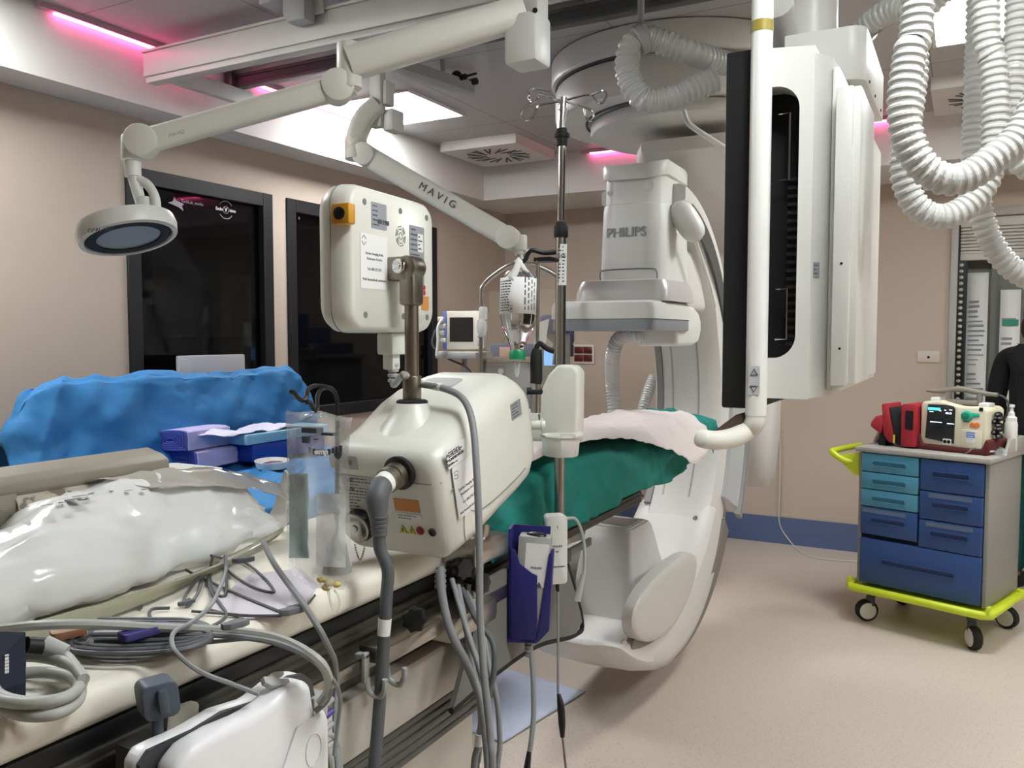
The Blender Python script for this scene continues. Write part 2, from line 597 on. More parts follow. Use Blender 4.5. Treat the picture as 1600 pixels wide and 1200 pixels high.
def light_panel(x, y, label):
    t = thing('ceiling_light', label, 'ceiling light', (x, y, ZC - .012), 'square ceiling lights')
    mb = MB()
    s = .3
    for a, b in (((-s, -s), (s, -s + .015)), ((-s, s - .015), (s, s)), ((-s, -s + .015), (-s + .015, s - .015)), ((s - .015, -s + .015), (s, s - .015))):
        mb.bb((x + a[0], y + a[1], ZC - .012), (x + b[0], y + b[1], ZC))
    mb.build('frame', SOFF, t)
    MB().bb((x - s + .015, y - s + .015, ZC - .008), (x + s - .015, y + s - .015, ZC - .001)).build('diffuser', GLOW, t)


light_panel(-3.02, 4.14, 'bright square ceiling light by the left wall above the boom arms')
light_panel(.12, 4.14, 'bright square ceiling light seen between the ribbed hoses')
for x, y in ((-3.02, 1.45), (.12, 1.3), (1.9, 4.4), (1.9, 1.9)):
    light_panel(x, y, 'square ceiling light outside the picture')

PINK = mat('pink_led', '#ff9fdc', .4, emit='#ff5a9c', power=LED_POWER)
LEDH = mat('led_housing', '#c9a3ad', .5)


def led(a, b, label):
    a, b = V(a), V(b)
    t = thing('led_strip', label, 'light strip', (a + b) / 2, 'pink light strips')
    d = (b - a).normalized()
    n = d.cross(V((0, 0, 1)))
    mb = MB()
    L = (b - a).length
    mb.prism([(-.014, -.012), (.014, -.012), (.014, .012), (-.014, .012)], a - d * .07, n, (0, 0, 1), -L - .1, .0)
    mb.build('housing', LEDH, t)
    MB().prism(rrect(.02, .016, .006, 3), a + V((0, 0, -.014)), n, (0, 0, 1), -L, 0).build('tube', PINK, t)


z = ZC - .012
led((-3.32, 2.21, z), (-3.32, 3.0, z), 'glowing pink light strip at the far left of the ceiling')
led((-3.32, 3.33, z), (-3.32, 4.15, z), 'glowing pink light strip behind the lamp boom elbow')
led((-2.44, SY - .02, z), (-1.65, SY - .02, z), 'glowing pink light strip above the round gantry housing')
led((-1.15, SY - .02, z), (-.36, SY - .02, z), 'glowing pink light strip between the screens and the hoses')

VENTM = mat('vent_white', '#d5cfca', .5)


def vent(x, y, label):
    t = thing('ceiling_vent', label, 'vent', (x, y, ZC - .064), 'swirl ceiling vents')
    s = .298
    MB().bb((x - s, y - s, ZC - .058), (x + s, y + s, ZC)).build('frame', VENTM, t)
    MB().bb((x - s, y - s, ZC - .064), (x + s, y + s, ZC - .059)).build('face_plate', VENTM, t)
    mb = MB()
    for k in range(24):
        a = 2 * math.pi * k / 24
        r0, r1 = (.085, .225) if k % 2 else (.12, .235)
        d = V((math.cos(a), math.sin(a), 0))
        q = V((math.cos(a + .5), math.sin(a + .5), 0))
        p0, p1 = V((x, y, ZC - .0645)) + d * r0, V((x, y, ZC - .0645)) + d * r0 + q * (r1 - r0)
        n = (p1 - p0).normalized().cross(V((0, 0, 1))) * .0075
        mb.add([p0 - n, p0 + n, p1 + n, p1 - n, p0 - n - V((0, 0, .002)), p0 + n - V((0, 0, .002)), p1 + n - V((0, 0, .002)), p1 - n - V((0, 0, .002))],
               [(0, 1, 2, 3), (4, 5, 6, 7), (0, 1, 5, 4), (1, 2, 6, 5), (2, 3, 7, 6), (3, 0, 4, 7)])
    mb.build('slot', BLACK, t)


vent(-2.975, 5.30, 'square swirl vent in the ceiling corner near the left light')
vent(.09, 5.27, 'square swirl vent seen through the ribbed hoses')

# overhead rail pair that carries the booms
z0 = 2.68
yb = A(224, 130, 2, z0).y
t0, t1 = A(218, 80, 1, yb), A(224, 130, 2, z0)
xl = t1.x
RX = 2.3
yr = yb + .55
t = thing('ceiling_rail', 'long pale double beam hung under the ceiling, rosy at its left end', 'rail', (xl, yb, z0))
mb = MB()
zt = t0.z
mb.bb((xl + .012, yb + .004, z0), (RX, yb + .06, z0 + .022), .003)
mb.bb((xl, yb, z0 + .028), (RX, yb + .07, zt - .014), .002)
mb.bb((xl - .006, yb - .004, zt - .011), (RX, yb + .075, zt), .002)
mb.bb((xl + .01, yb + .012, z0 + .02), (RX, yb + .05, zt - .01))
mb.build('front_beam', RAILW, t)
mb = MB()
xr = A(300, 148, 1, yr).x
zr = A(300, 150, 1, yr).z
mb.bb((xr, yr, zr), (RX, yr + .05, zr + .02), .002)
mb.bb((xr + .01, yr + .01, zr + .02), (RX, yr + .045, zr + .05))
mb.bb((xr, yr, zr + .05), (RX, yr + .07, zr + .066), .002)
mb.bb((xr, yr + .03, zr + .066), (RX, yr + .05, ZC - .03))
mb.build('rear_beam', RAILD, t)
MB().bb((xl + .02, yb + .07, z0 + .028), (xl + .06, yr + .05, z0 + .1), .002).build('end_plate', RAILW, t)
p = A(362, 130, 1, yr - .01)
MB().bb((p.x - .03, yr - .03, p.z - .03), (p.x + .02, yr + .06, p.z + .05), .004).build('rail_stop', RAILD, t)
for xx in (-2.9, -1.6, -.3, 1.0):
    MB().bb((xx - .02, yb + .2, zt), (xx + .02, yb + .35, ZC), .002).build('hanger', RAILW, t)
p = A(466, 15, 1, yb - .04)
mb = MB()
mb.prism([(-.055, .1), (-.055, -.02), (-.03, -.055), (.06, -.055), (.06, .1)], (p.x, yb - .004, p.z), (1, 0, 0), (0, 0, 1), .0, .07, .012)
mb.bb((p.x - .16, yb - .09, p.z + .03), (p.x - .05, yb + .02, p.z + .075), .006)
mb.build('trolley_bracket', LGREY, t)
p = A(497, 10, 1, yb - .008)
MB().bb((p.x - .05, yb - .018, p.z - .03), (p.x + .03, yb - .004, p.z + .09), .003).build('cover_plate', RAILW, t)
# short track further back with clamps at its end
a, b = A(612, 106, 2, 2.78), A(735, 146, 2, 2.78)
t = thing('ceiling_track', 'short pale track under the ceiling with black clamps at its end', 'track', (b + a) / 2)
d = (b - a).normalized()
n = d.cross(V((0, 0, 1)))
MB().prism([(-.03, 0), (.03, 0), (.03, .05), (-.03, .05)], a, n, (0, 0, 1), -(b - a).length, .3).build('channel', LGREY, t)
mb = MB()
q = b - d * .1 + V((0, 0, .05))
mb.ball(q + V((0, 0, .01)), (.03, .03, .03), 12)
mb.cyl(q - n * .05, q + n * .06, .015)
mb.cyl(q + d * .09 + n * -.03, q + d * .09 + n * .05, .017)
mb.cyl(q, q + n * .13, .006)
mb.build('clamp', BLACK, t)
MB().cyl(a + V((0, 0, .05)), (a.x, a.y, ZC), .02).cyl(b - d * .2 + V((0, 0, .05)), b - d * .2 + V((0, 0, ZC - b.z)), .012).build('hanger', LGREY, t)

# ------------------------------------------------------------------ boom with the round examination lamp
def sweep(mb, pts, w, h, k=6, bev=.3, wf=None):
    """rounded-rectangle bar along a path; w across, h in the vertical"""
    pts = spline([V(p) for p in pts], k) if k > 1 else [V(p) for p in pts]
    rings = []
    n = len(pts)
    for i, p in enumerate(pts):
        t = (pts[min(i + 1, n - 1)] - pts[max(i - 1, 0)]).normalized()
        side = t.cross(V((0, 0, 1)))
        side = side.normalized() if side.length > 1e-3 else RT.copy()
        u = side.cross(t)
        f = wf(i / (n - 1)) if wf else 1
        rings.append([p + side * a * f + u * b * f for a, b in rrect(w, h, min(w, h) * bev, 4)])
    return mb.loft(rings)


d0, d1, d2 = 2.32, 2.26, 2.15
t = thing('examination_lamp', 'white ceiling lamp arm ending in a round ring lamp above the blue drape', 'lamp', P(822, 60, d0))
c = P(822, 60, d0)
mb = MB()
mb.bb((c.x - .05, c.y - .04, c.z - .075), (c.x + .05, c.y + .06, c.z + .06), .012)
mb.build('pivot_housing', WHITE, t)
mb = MB()
mb.bb((c.x + .0, c.y - .02, c.z - .05), (c.x + .045, c.y + .05, 2.70), .006)
mb.build('hanging_post', RAILW, t)
q = P(836, 16, d0 - .06)
MB().cyl(q, q + (c - CAM).normalized() * .03, .007).build('knob', BLACK, t)
a, b = P(816, 20, d0 + .01), P(545, 100, d1)
mb = MB()
sweep(mb, [a, a.lerp(b, .5), b], .085, .085, 3)
mb.build('upper_arm', OFFW, t)
mb = MB()
b2 = P(546, 100, d1)
mb.cyl(b2 + V((0, 0, .055)), b2 + V((0, 0, -.06)), .034, n=24, bev=.006)
mb.cyl(P(545, 112, d1), P(548, 140, d1), .031, n=24, bev=.004)
mb.build('elbow', OFFW, t)
e0, e1 = P(527, 137, d1), P(222, 222, d2)
mb = MB()
sweep(mb, [P(550, 128, d1), e0, e0.lerp(e1, .33), e0.lerp(e1, .66), e1, P(210, 222, d2)], .062, .066, 5, .35, lambda f: 1.0 - .12 * f)
for q, s in ((e0, .043), (e1, .040)):
    ax = (e1 - e0).cross(V((0, 0, 1))).normalized()
    if ax.dot(FW) > 0: ax = -ax
    mb.cyl(q - ax * .034, q + ax * .037, s, n=28, bev=.004)
mb.build('spring_arm', OFFW, t)
mb = MB()
s0 = P(207, 224, d2)
mb.cyl(s0 + V((0, 0, .02)), P(207, 252, d2), .027, n=24, bev=.006)
mb.cyl(P(207, 252, d2), P(208, 276, d2), .020, n=24)
mb.build('swivel', WHITE, t)
LC = P(200, 366, d2)
mb = MB()
mb.cyl(P(208, 274, d2), P(222, 325, d2), .015, .013)
mb.tube([P(216, 280, d2), P(232, 290, d2), P(243, 312, d2), P(244, 345, d2)], .012, 10, 5)
mb.lathe([(.022, 0), (.022, .02), (.014, .024), (.014, .03), (.028, .032), (.028, .038), (.016, .04), (.016, .062)], P(226, 346, d2), (0, 0, 1), 16)
mb.build('yoke', WHITE, t)
nrm = (V((0, 0, -1)) + (RT * .30) - FW * .17).normalized()
ux = nrm.orthogonal().normalized()
R = .118
mb = MB()
mb.lathe([(R, -.028), (R + .004, -.01), (R, .012), (R - .012, .014), (R - .014, -.005), (R - .016, -.026)], LC, nrm, 56)
mb.build('lamp_ring', WHITE, t)
MB().lathe([(.01, -.03), (R - .02, -.028), (R - .03, -.01), (.03, -.002)], LC, nrm, 48).build('lamp_back', WHITE, t)
MB().lathe([(R * .86, -.006), (R * .88, .008), (R * .84, .012), (R * .66, .012), (R * .64, .006)], LC, nrm, 48).build('lens_rim', RUBBER, t)
MB().lathe([(.001, -.004), (R * .67, -.002), (R * .67, .008), (.001, .011)], LC, nrm, 48).build('lens', mat('lens_grey_blue', '#8a9199', .4), t)
for k in range(3):
    mb = MB()
    a = 2.1 * k + .5
    q = LC + ux * math.cos(a) * (R * .90) + nrm.cross(ux) * math.sin(a) * (R * .90) + nrm * .004
    mb.box(q, (.018, .018, .010), .003)
    mb.build('lens_clip', WHITE, t)
text('OPAL LED', .014, P(157, 359, d2 - .118), RT + V((0, 0, .10)), (0, 0, 1), INK, t)
text('MAVIG', .013, P(276, 209, d2 - .045), e0 - e1, (0, 0, 1), INKL, t)

# ------------------------------------------------------------------ boom with the lead glass shield
e2, e3 = 3.5, 3.42
t = thing('shield_boom', 'pale grey ceiling boom arm lettered on its side, sloping down to the clear shield', 'boom arm', P(598, 150, e2))
mb = MB()
p = P(590, 150, e2)
mb.bb((p.x - .03, p.y - .02, P(590, 199, e2).z), (p.x + .03, p.y + .02, zr + .004), .006)
mb.build('hanging_post', RAILW, t)
p2 = P(612, 190, e2)
mb = MB()
mb.bb((p2.x - .025, p2.y - .03, P(0, 206, e2).z), (p2.x + .03, p2.y + .05, P(0, 172, e2).z), .01)
mb.bb((p2.x - .04, p2.y - .03, P(0, 165, e2).z), (p2.x - .005, p2.y + .03, P(0, 128, e2).z), .004)
mb.build('brake_box', RAILW, t)
mb = MB()
sweep(mb, [P(592, 165, e2), P(570, 185, e2), P(557, 215, e2), P(556, 235, e2)], .085, .085, 5)
mb.cyl(P(556, 215, e2), P(556, 250, e2), .046, bev=.006)
mb.build('elbow', OFFW, t)
f0, f1 = P(572, 243, e2), P(795, 372, e3)
mb = MB()
sweep(mb, [P(560, 236, e2), f0, f0.lerp(f1, .3), f0.lerp(f1, .6), f1], .088, .092, 5, .35, lambda f: 1 - .1 * f)
ax = (f1 - f0).cross(V((0, 0, 1))).normalized()
if ax.dot(FW) > 0: ax = -ax
for q in (f0, f1): mb.cyl(q - ax * .042, q + ax * .049, .047, n=28, bev=.004)
mb.build('spring_arm', OFFW, t)
sd = (f1 - f0).normalized()
su = ax.cross(sd)
mm = f0.lerp(f1, .5) + ax * .0405
text('M A V I G', .042, f0.lerp(f1, .52) + ax * .0425 + su * .004, sd, su, INK, t, th=.001)
mb = MB()
mb.cyl(P(806, 372, e3), P(812, 398, e3), .022, .018)
mb.cyl(P(812, 368, e3), P(812, 392, e3), .03, bev=.004)
mb.build('wrist', OFFW, t)
sc = P(815, 500, e3)
t = thing('lead_glass_shield', 'clear protective shield in a bent chrome frame hanging behind the bottle', 'shield', P(815, 610, e3))
fr = [(751, 590), (752, 470), (756, 445), (792, 417), (812, 414), (836, 414), (866, 428), (876, 444), (874, 500), (866, 570)]
MB().tube([P(x, y_, e3) for x, y_ in fr], .009, 10, 4).build('frame', STEEL, t)
ACR = film('clear_acrylic', '#d9d2bd', .86, .05)
mb = MB()
poly = [P(x, y_, e3) for x, y_ in ((766, 455), (872, 452), (866, 590), (830, 612), (757, 600))]
th = FW * .012
mb.loft([[q for q in poly], [q + th for q in poly]])
mb.build('clear_panel', ACR, t)
MB().cyl(P(812, 395, e3), P(814, 416, e3), .012).cyl(P(814, 412, e3), P(814, 418, e3), .02).build('hanger', STEEL, t)
mb = MB()
mb.box(P(755, 490, e3 - .03), (.03, .03, .055), .008)
mb.ball(P(753, 512, e3 - .04), (.022, .02, .04), 12)
mb.build('handle', WHITE, t)

# ------------------------------------------------------------------ C-arm X-ray gantry
CX, CY, CZ = -1.32, 3.62, 1.20
RO, RI = 1.03, .78
HW = .2


def cpt(a, r, x): return V((x, CY + r * math.cos(a), CZ + r * math.sin(a)))


def arc_bar(mb, a0, a1, prof, n=48, taper=None):
    """profile (radius, x) swept round the C from angle a0 to a1 (degrees; 0 = back, 90 = top)"""
    rings = []
    for i in range(n + 1):
        f = i / n
        a = rad(a0 + (a1 - a0) * f)
        s = taper(f) if taper else 1
        rings.append([cpt(a, RO - (RO - r) * s, CX + x) for r, x in prof])
    return mb.loft(rings)


t = thing('x_ray_c_arm', 'large white C-shaped X-ray gantry curving round the green draped table end', 'x-ray machine', (CX, CY, .1))
prof = [(RI + .03, -HW + .05), (RI, -HW + .08), (RI - .0, HW - .08), (RI + .03, HW - .02), (RI + .1, HW), (RO - .03, HW), (RO, HW - .03), (RO, -HW + .03), (RO - .03, -HW), (RI + .1, -HW)]
mb = MB()
arc_bar(mb, 86, -52, prof, 64, lambda f: .45 + .55 * min(1, max(0, (f - .02) / .42)))
mb.build('arc', CARM, t)
mb = MB()
arc_bar(mb, 70, -42, [(RI - .004, -HW + .072), (RI - .004, -HW + .04), (RI + .06, -HW + .03), (RI + .06, -HW + .08)], 40)
mb.build('inner_edge_strip', CARM2, t)
mb = MB()
for xx in (-.07, .07):
    arc_bar(mb, 30, -38, [(RI - .002, xx - .004), (RI - .002, xx + .004), (RI + .01, xx + .004), (RI + .01, xx - .004)], 40)
mb.build('cover_seam', mat('seam_grey', '#a9a6a2', .5), t)
mb = MB()
arc_bar(mb, 80, 20, [(.87, HW - .01), (.87, HW + .002), (.965, HW + .002), (.965, HW - .01)], 36)
mb.build('side_groove', mat('groove_grey', '#4d4b49', .5), t)
# sleeve that carries the C on the right-hand side
mb = MB()
sp = [(.86, HW + .004), (1.13, HW + .004), (1.16, HW - .03), (1.16, HW + .05), (1.13, HW + .085), (1.10, HW + .09)]
arc_bar(mb, 32, -32, [(RO + .0, HW - .02), (RO + .10, HW - .02), (RO + .12, HW + .0), (RO + .12, HW + .05), (RO + .1, HW + .07), (RO + .045, HW + .07), (RO + .04, HW + .02), (RO, HW + .01)], 40)
arc_bar(mb, 34, -34, [(RO + .03, -HW), (RO + .12, -HW), (RO + .14, HW - .03), (RO + .03, HW - .03)], 40)
mb.build('carriage_sleeve', CARM, t)
mb = MB()
arc_bar(mb, 20, -33, [(RO - .13, HW + .001), (RO - .13, HW + .02), (RO + .0, HW + .06), (RO + .045, HW + .075), (RO + .045, HW + .001)], 40)
mb.build('side_cover', mat('side_cover_bright', '#cfd0d2', .35, .35), t)
mb = MB()
arc_bar(mb, 20, -35, [(RO - .0, HW + .05), (RO + .01, HW + .078), (RO + .062, HW + .078), (RO + .07, HW + .05)], 40)
mb.build('edge_band', CARM2, t)
# X-ray tube housing at the bottom
mb = MB()
rings = []
for i in range(45):
    f = i / 44
    a = rad(-38 - 98 * f)
    g = max(0, (f - .55) / .45)
    ri = .80 - .05 * math.sin(math.pi * min(1, f * 1.6)) + .30 * g ** 1.5
    wd = HW + .02 + .03 * math.sin(math.pi * min(.5, f * 1.1)) - .02 * g ** 3
    ro = RO + .02 + .085 * f ** 1.5
    ri = min(ri, ro - .035)
    pr_ = [(ri, -wd + .06), (ri, wd - .06), (ri + .012, wd - .015), (max(ri + .016, ro - .04), wd), (ro, wd - .025), (ro, -wd + .025), (max(ri + .016, ro - .04), -wd), (ri + .012, -wd + .015)]
    rings.append([cpt(a, r, CX + x) for r, x in pr_])
mb.loft(rings)
mb.build('tube_cover', CARM, t, subsurf=1)
for s in (1, -1):
    mb = MB()
    rings = []
    for sc_, xo in ((1, -.04), (1, .0), (.985, .006), (.93, .011), (.80, .015), (.5, .018), (.02, .019)):
        rr = []
        for j in range(48):
            q = 2 * math.pi * j / 48
            u_, v_ = math.cos(q) * .42, math.sin(q) * (.15 if math.sin(q) > 0 else .13)
            rr.append(V((CX + s * (HW + .050 + xo), 3.33 + u_ * sc_, .455 + v_ * sc_ + .05 * (u_ / .455) ** 2 * sc_ + .02 * u_)))
        rings.append(rr)
    mb.loft(rings)
    mb.build('side_cheek', mat('cheek_white', '#c9c6c0', .4) if s == 1 else MATS['cheek_white'], t)
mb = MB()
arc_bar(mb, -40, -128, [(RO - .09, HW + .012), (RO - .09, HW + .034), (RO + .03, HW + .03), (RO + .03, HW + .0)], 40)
mb.build('taupe_groove', mat('groove_taupe', '#7d7770', .5), t)  # taupe band along the lower side edge of the tube cover
# collimator block on the tube
bx = -1.34
mb = MB()
rings = []
for z_, w_, ya, yb_ in ((.36, .30, 3.24, 3.82), (.46, .272, 3.28, 3.74), (.56, .252, 3.30, 3.68), (.65, .232, 3.325, 3.64), (.705, .218, 3.345, 3.61), (.722, .20, 3.36, 3.60)):
    rings.append([V((bx + a, (ya + yb_) / 2 + b, z_)) for a, b in rrect(w_, yb_ - ya, .022, 4)])
mb.loft(rings)
mb.build('collimator_housing', CARM, t)
mb = MB()
mb.prism(rrect(.175, .21, .02, 3), (bx, 3.48, .722), (1, 0, 0), (0, 1, 0), 0, .006)
mb.use(1).prism(rrect(.125, .145, .008, 2), (bx, 3.48, .728), (1, 0, 0), (0, 1, 0), 0, .001)
mb.build('x_ray_window', [CARM, mat('collimator_glass', '#57575a', .1)], t)
for q, ax_ in ((V((CX + HW + .012, 2.93, .40)), V((.8, -.6, 0))), (cpt(rad(-47), RI - .002, CX + .13), None)):
    mb = MB()
    if ax_ is None: ax_ = (V((q.x, CY, CZ)) - q).normalized()
    mb.lathe([(.001, .006), (.011, .005), (.013, 0)], q, ax_, 14)
    mb.build('screw_cap', STEEL, t)
# detector at the top: tower, collar and flat plate
tx, ty = -1.315, 3.72
mb = MB()
rings = []
for z_, s_ in ((1.74, 1.02), (1.80, 1.03), (2.0, 1.0), (2.10, .98), (2.125, .96), (2.13, .925), (2.26, .915)):
    rings.append([V((tx + a * s_, ty + b * s_, z_)) for a, b in rrect(.30, .44, .085, 6)])
mb.loft(rings)
mb.build('detector_tower', WHITE, t)
mb = MB()
rings = []
for z_, s_ in ((2.235, .985), (2.245, 1.0), (2.285, 1.0), (2.30, .96), (2.305, .5)):
    rings.append([V((tx + a * s_, ty + b * s_, z_ + (.03 - 2.2 * (b / .44) ** 2 * .06 if b < 0 else .03 - .12 * b))) for a, b in rrect(.30, .46, .10, 8)])
mb.loft(rings)
mb.build('tower_cap', WHITE, t)
mb = MB()
sweep(mb, [(CX, ty + .12, 2.22), (CX, ty + .25, 2.17), (CX, ty + .42, 2.04), (CX, ty + .55, 1.9)], .24, .12, 5)
mb.bb((tx - .12, ty + .1, 1.66), (tx + .13, CY + .80, 1.98), .05, 4)
mb.build('detector_carriage', CARM, t)
mb = MB()
a, b = P(1064, 330, 3.72), P(1084, 362, 3.72)
mb.tube([a + (b - a) * (-.45 + 1.9 * i / 15) for i in range(16)], [.056 * math.sqrt(max(.003, 1 - abs((i - 7.5) / 7.5) ** 3.2)) for i in range(16)], 20)
hh = mb.build('side_handle', WHITE, t)
mb = MB()
mb.tube([b, P(1090, 385, 3.8), P(1105, 430, 3.9), P(1118, 480, 3.95)], .009, 8, 5)
mb.build('handle_rod', WHITE, t)
px_, py_ = -1.32, 3.45
mb = MB()
rings = []
for z_, s_ in ((1.695, 1.0), (1.73, .99), (1.76, .95), (1.782, .90), (1.786, .85)):
    rings.append([V((-1.29 + a * s_, py_ + .08 + b * s_, z_)) for a, b in rrect(.42, .44, .06, 6)])
mb.loft(rings)
mb.build('collar', mat('collar_pearl', '#c6c2c0', .35, .1), t)
mb = MB()
rings = []
for z_, s_ in ((1.62, 1.0), (1.665, 1.0), (1.685, .975), (1.694, .92)):
    rings.append([V((px_ + a * s_, py_ + b * s_, z_)) for a, b in rrect(.46, .52, .035, 5)])
mb.loft(rings)
mb.build('detector_plate', WHITE, t)
MB().prism(rrect(.45, .51, .035, 5), (px_, py_, 1.572), (1, 0, 0), (0, 1, 0), 0, .048, .004).build('detector_face', mat('detector_face_grey', '#8b8f93', .4), t)
mb = MB()
mb.prism([(-.05, -.095), (.20, -.095), (.28, -.08), (.32, -.03), (.32, .02), (.28, .06), (.2, .085), (-.05, .085)], (px_ + .18, py_ + .17, 1.60), (0, 1, 0), (0, 0, 1), -.16, .03, .02, 3)
mb.build('plate_mount', WHITE, t)
yy = ty - .22
text('PHILIPS', .058, (tx - .01, yy - .003, 2.0), (1, 0, 0), (0, 0, 1), mat('letter_grey', '#8d8f92', .5), t, bold=.0008, th=.002)
MB().tube([(tx - .13, yy + .004, 1.79), (tx - .13, yy - .004, 1.825), (tx - .10, yy - .008, 1.84), (tx + .10, yy - .008, 1.84), (tx + .13, yy - .004, 1.825), (tx + .13, yy + .004, 1.79)], .003, 6, 4).build('access_seam', GREY, t)
for q, r_ in ((V((tx + .085, yy + .02, 2.20)), .026), (V((tx - .10, yy + .02, 2.18)), .010)):
    MB().lathe([(r_, 0), (r_ * .92, .004), (.001, .005)], q, (0, -1, 0), 20).build('screw_cap', WHITE, t)
# L-arm and rotating ceiling carriage
ux0, uy0 = -1.30, 4.12
mb = MB()
mb.cyl((ux0, uy0, 2.60), (ux0, uy0, 2.765), .60, n=72, bev=.02)
mb.cyl((ux0 + .06, uy0, 2.53), (ux0 + .06, uy0, 2.595), .48, n=72, bev=.02)
mb.build('ceiling_turntable', WHITE, t)
mb = MB()
mb.cyl((ux0, uy0, 2.775), (ux0, uy0, ZC - .002), .62, n=72, bev=.01)
mb.build('ceiling_carriage', WHITE, t)
mb = MB()
rings = []
for y_, z_, w_, h_ in ((3.86, 2.44, .42, .06), (3.96, 2.41, .54, .14), (4.2, 2.36, .60, .22), (4.6, 2.30, .58, .30), (4.92, 2.18, .48, .36), (5.1, 2.0, .40, .36)):
    rings.append([V((CX + .14 + a, y_, z_ + b)) for a, b in rrect(w_, h_, min(w_, h_) * .4, 5)])
mb.loft(rings)
rings = []
for z_, y_, w_, h_ in ((2.15, 5.02, .40, .36), (1.9, 5.06, .38, .34), (1.4, 5.0, .38, .32), (1.0, 4.97, .38, .32), (.75, 4.98, .34, .28), (.68, 5.0, .28, .2)):
    rings.append([V((CX + .18 + a, y_ + b, z_)) for a, b in rrect(w_, h_, .09, 5)])
mb.loft(rings)
mb.build('l_arm', CARM, t)
mb = MB()
mb.tube([(ux0 + .595 * math.cos(rad(a)), uy0 + .595 * math.sin(rad(a)), 2.77) for a in range(120, 300, 6)], .007, 6)
mb.build('turntable_seam', DGREY, t)
mb = MB()
mb.tube([(ux0 + .06 + .50 * math.cos(rad(a)), uy0 + .50 * math.sin(rad(a)), 2.597) for a in range(150, 290, 6)], .006, 6)
mb.build('turntable_seam', DGREY, t)
mb = MB()
mb.tube([P(1068, 172, 3.6), P(1074, 190, 3.6), P(1090, 204, 3.6), P(1140, 236, 3.6)], .012, 10, 5)
mb.build('trim_bar', WHITE, t)

# ------------------------------------------------------------------ patient table
TX0, TX1, TZ = -1.56, -1.06, 1.06
MATT = mat('mattress_cream', '#e9e4d6', .5, var=.02)
TAUPE = mat('table_taupe_metal', '#6f6a60', .4, .5)
TBODY = mat('table_body_white', '#c4c1b7', .45)
t = thing('patient_table', 'long narrow examination table with cream mattress running back into the C-arm', 'table', ((TX0 + TX1) / 2, 1.6, 0))
mb = MB()
mb.bb((TX0, .0, 1.0), (TX1, 2.1, TZ), .022, 4)
mb.build('mattress', MATT, t)
mb = MB()
mb.bb((TX0 + .01, -.05, .968), (TX1 - .012, 3.0, .998), .004)
mb.bb((TX0 + .05, 2.99, .970), (TX1 - .06, 4.02, .996), .004)
mb.build('tabletop', mat('carbon_black', '#17181a', .35), t)
mb = MB()
mb.bb((TX1 - .03, .0, .925), (TX1 - .006, 3.0, .967), .003)
mb.bb((TX1 - .012, .0, .945), (TX1 + .003, 3.0, .955), .002)
mb.build('side_frame', mat('frame_dark_taupe', '#4b4841', .4, .4), t)
MB().bb((TX0 + .006, .0, .925), (TX0 + .03, 3.0, .967), .003).build('side_frame', TAUPE, t)
mb = MB()
mb.bb((-1.034, .62, .893), (-1.024, 2.42, .918), .002)
for yy in (.75, 1.1, 1.45, 1.8, 2.2): mb.bb((-1.07, yy - .012, .90), (-1.03, yy + .012, .925), .002)
mb.build('accessory_rail', STEEL, t)
MB().bb((TX0 + .03, -.0, .83), (TX1 - .03, 2.05, .925), .006).build('under_frame', mat('under_frame_grey', '#56544e', .5, .3), t)
MB().bb((TX0 + .0, .3, .70), (TX1 - .0, 2.3, .83), .012).build('carriage', TBODY, t)
mb = MB()
for k in range(5): mb.bb((TX0 + .01, .2, .60 + k * .02), (TX1 - .012, 1.9, .614 + k * .02), .004)
mb.build('bellows', mat('bellows_grey', '#5d5c58', .6), t)
mb = MB()
rings = []
for z_, w_, l_ in ((0, .62, .92), (.06, .62, .92), (.09, .50, .66), (.5, .46, .56), (.62, .46, .56), (.70, .46, .6)):
    rings.append([V((-1.31 + a, 1.55 + b, z_)) for a, b in rrect(w_, l_, .06, 5)])
mb.loft(rings)
mb.build('pedestal', mat('pedestal_white', '#b9b5aa', .45), t)
# plastic hooks on the rail
mb = MB()
for yy in (1.28, 1.345):
    mb.bb((-1.022, yy - .008, .875), (-1.012, yy + .008, .935), .003)
    mb.bb((-1.038, yy - .008, .922), (-1.012, yy + .008, .932), .003)
    mb.tube([(-1.014, yy, .885), (-1.008, yy, .86), (-.985, yy, .852), (-.972, yy, .868), (-.97, yy, .89)], .006, 8, 5)
    o = mb.build('cable_hook', LGREY, t)
    mb = MB()
# grey shield hung under the side of the table
mb = MB()
pl = [A(x, y_, 0, -1.0) for x, y_ in ((755, 905), (800, 880), (878, 868), (905, 968), (893, 992), (835, 1008), (765, 1055), (700, 1110))]
ycs = [(p.y, p.z) for p in pl]
mb.prism(ycs, (-1.0, 0, 0), (0, 1, 0), (0, 0, 1), 0, .012)
t2 = thing('lead_apron_panel', 'grey curved apron panel with a black edge hanging under the table beside the blue holder', 'apron panel', pl[4])
mb.build('panel', mat('apron_grey', '#6c6b67', .6), t2)
MB().tube([p + V((.008, 0, 0)) for p in pl[2:]], .0075, 8, 5).build('edging', RUBBER, t2)

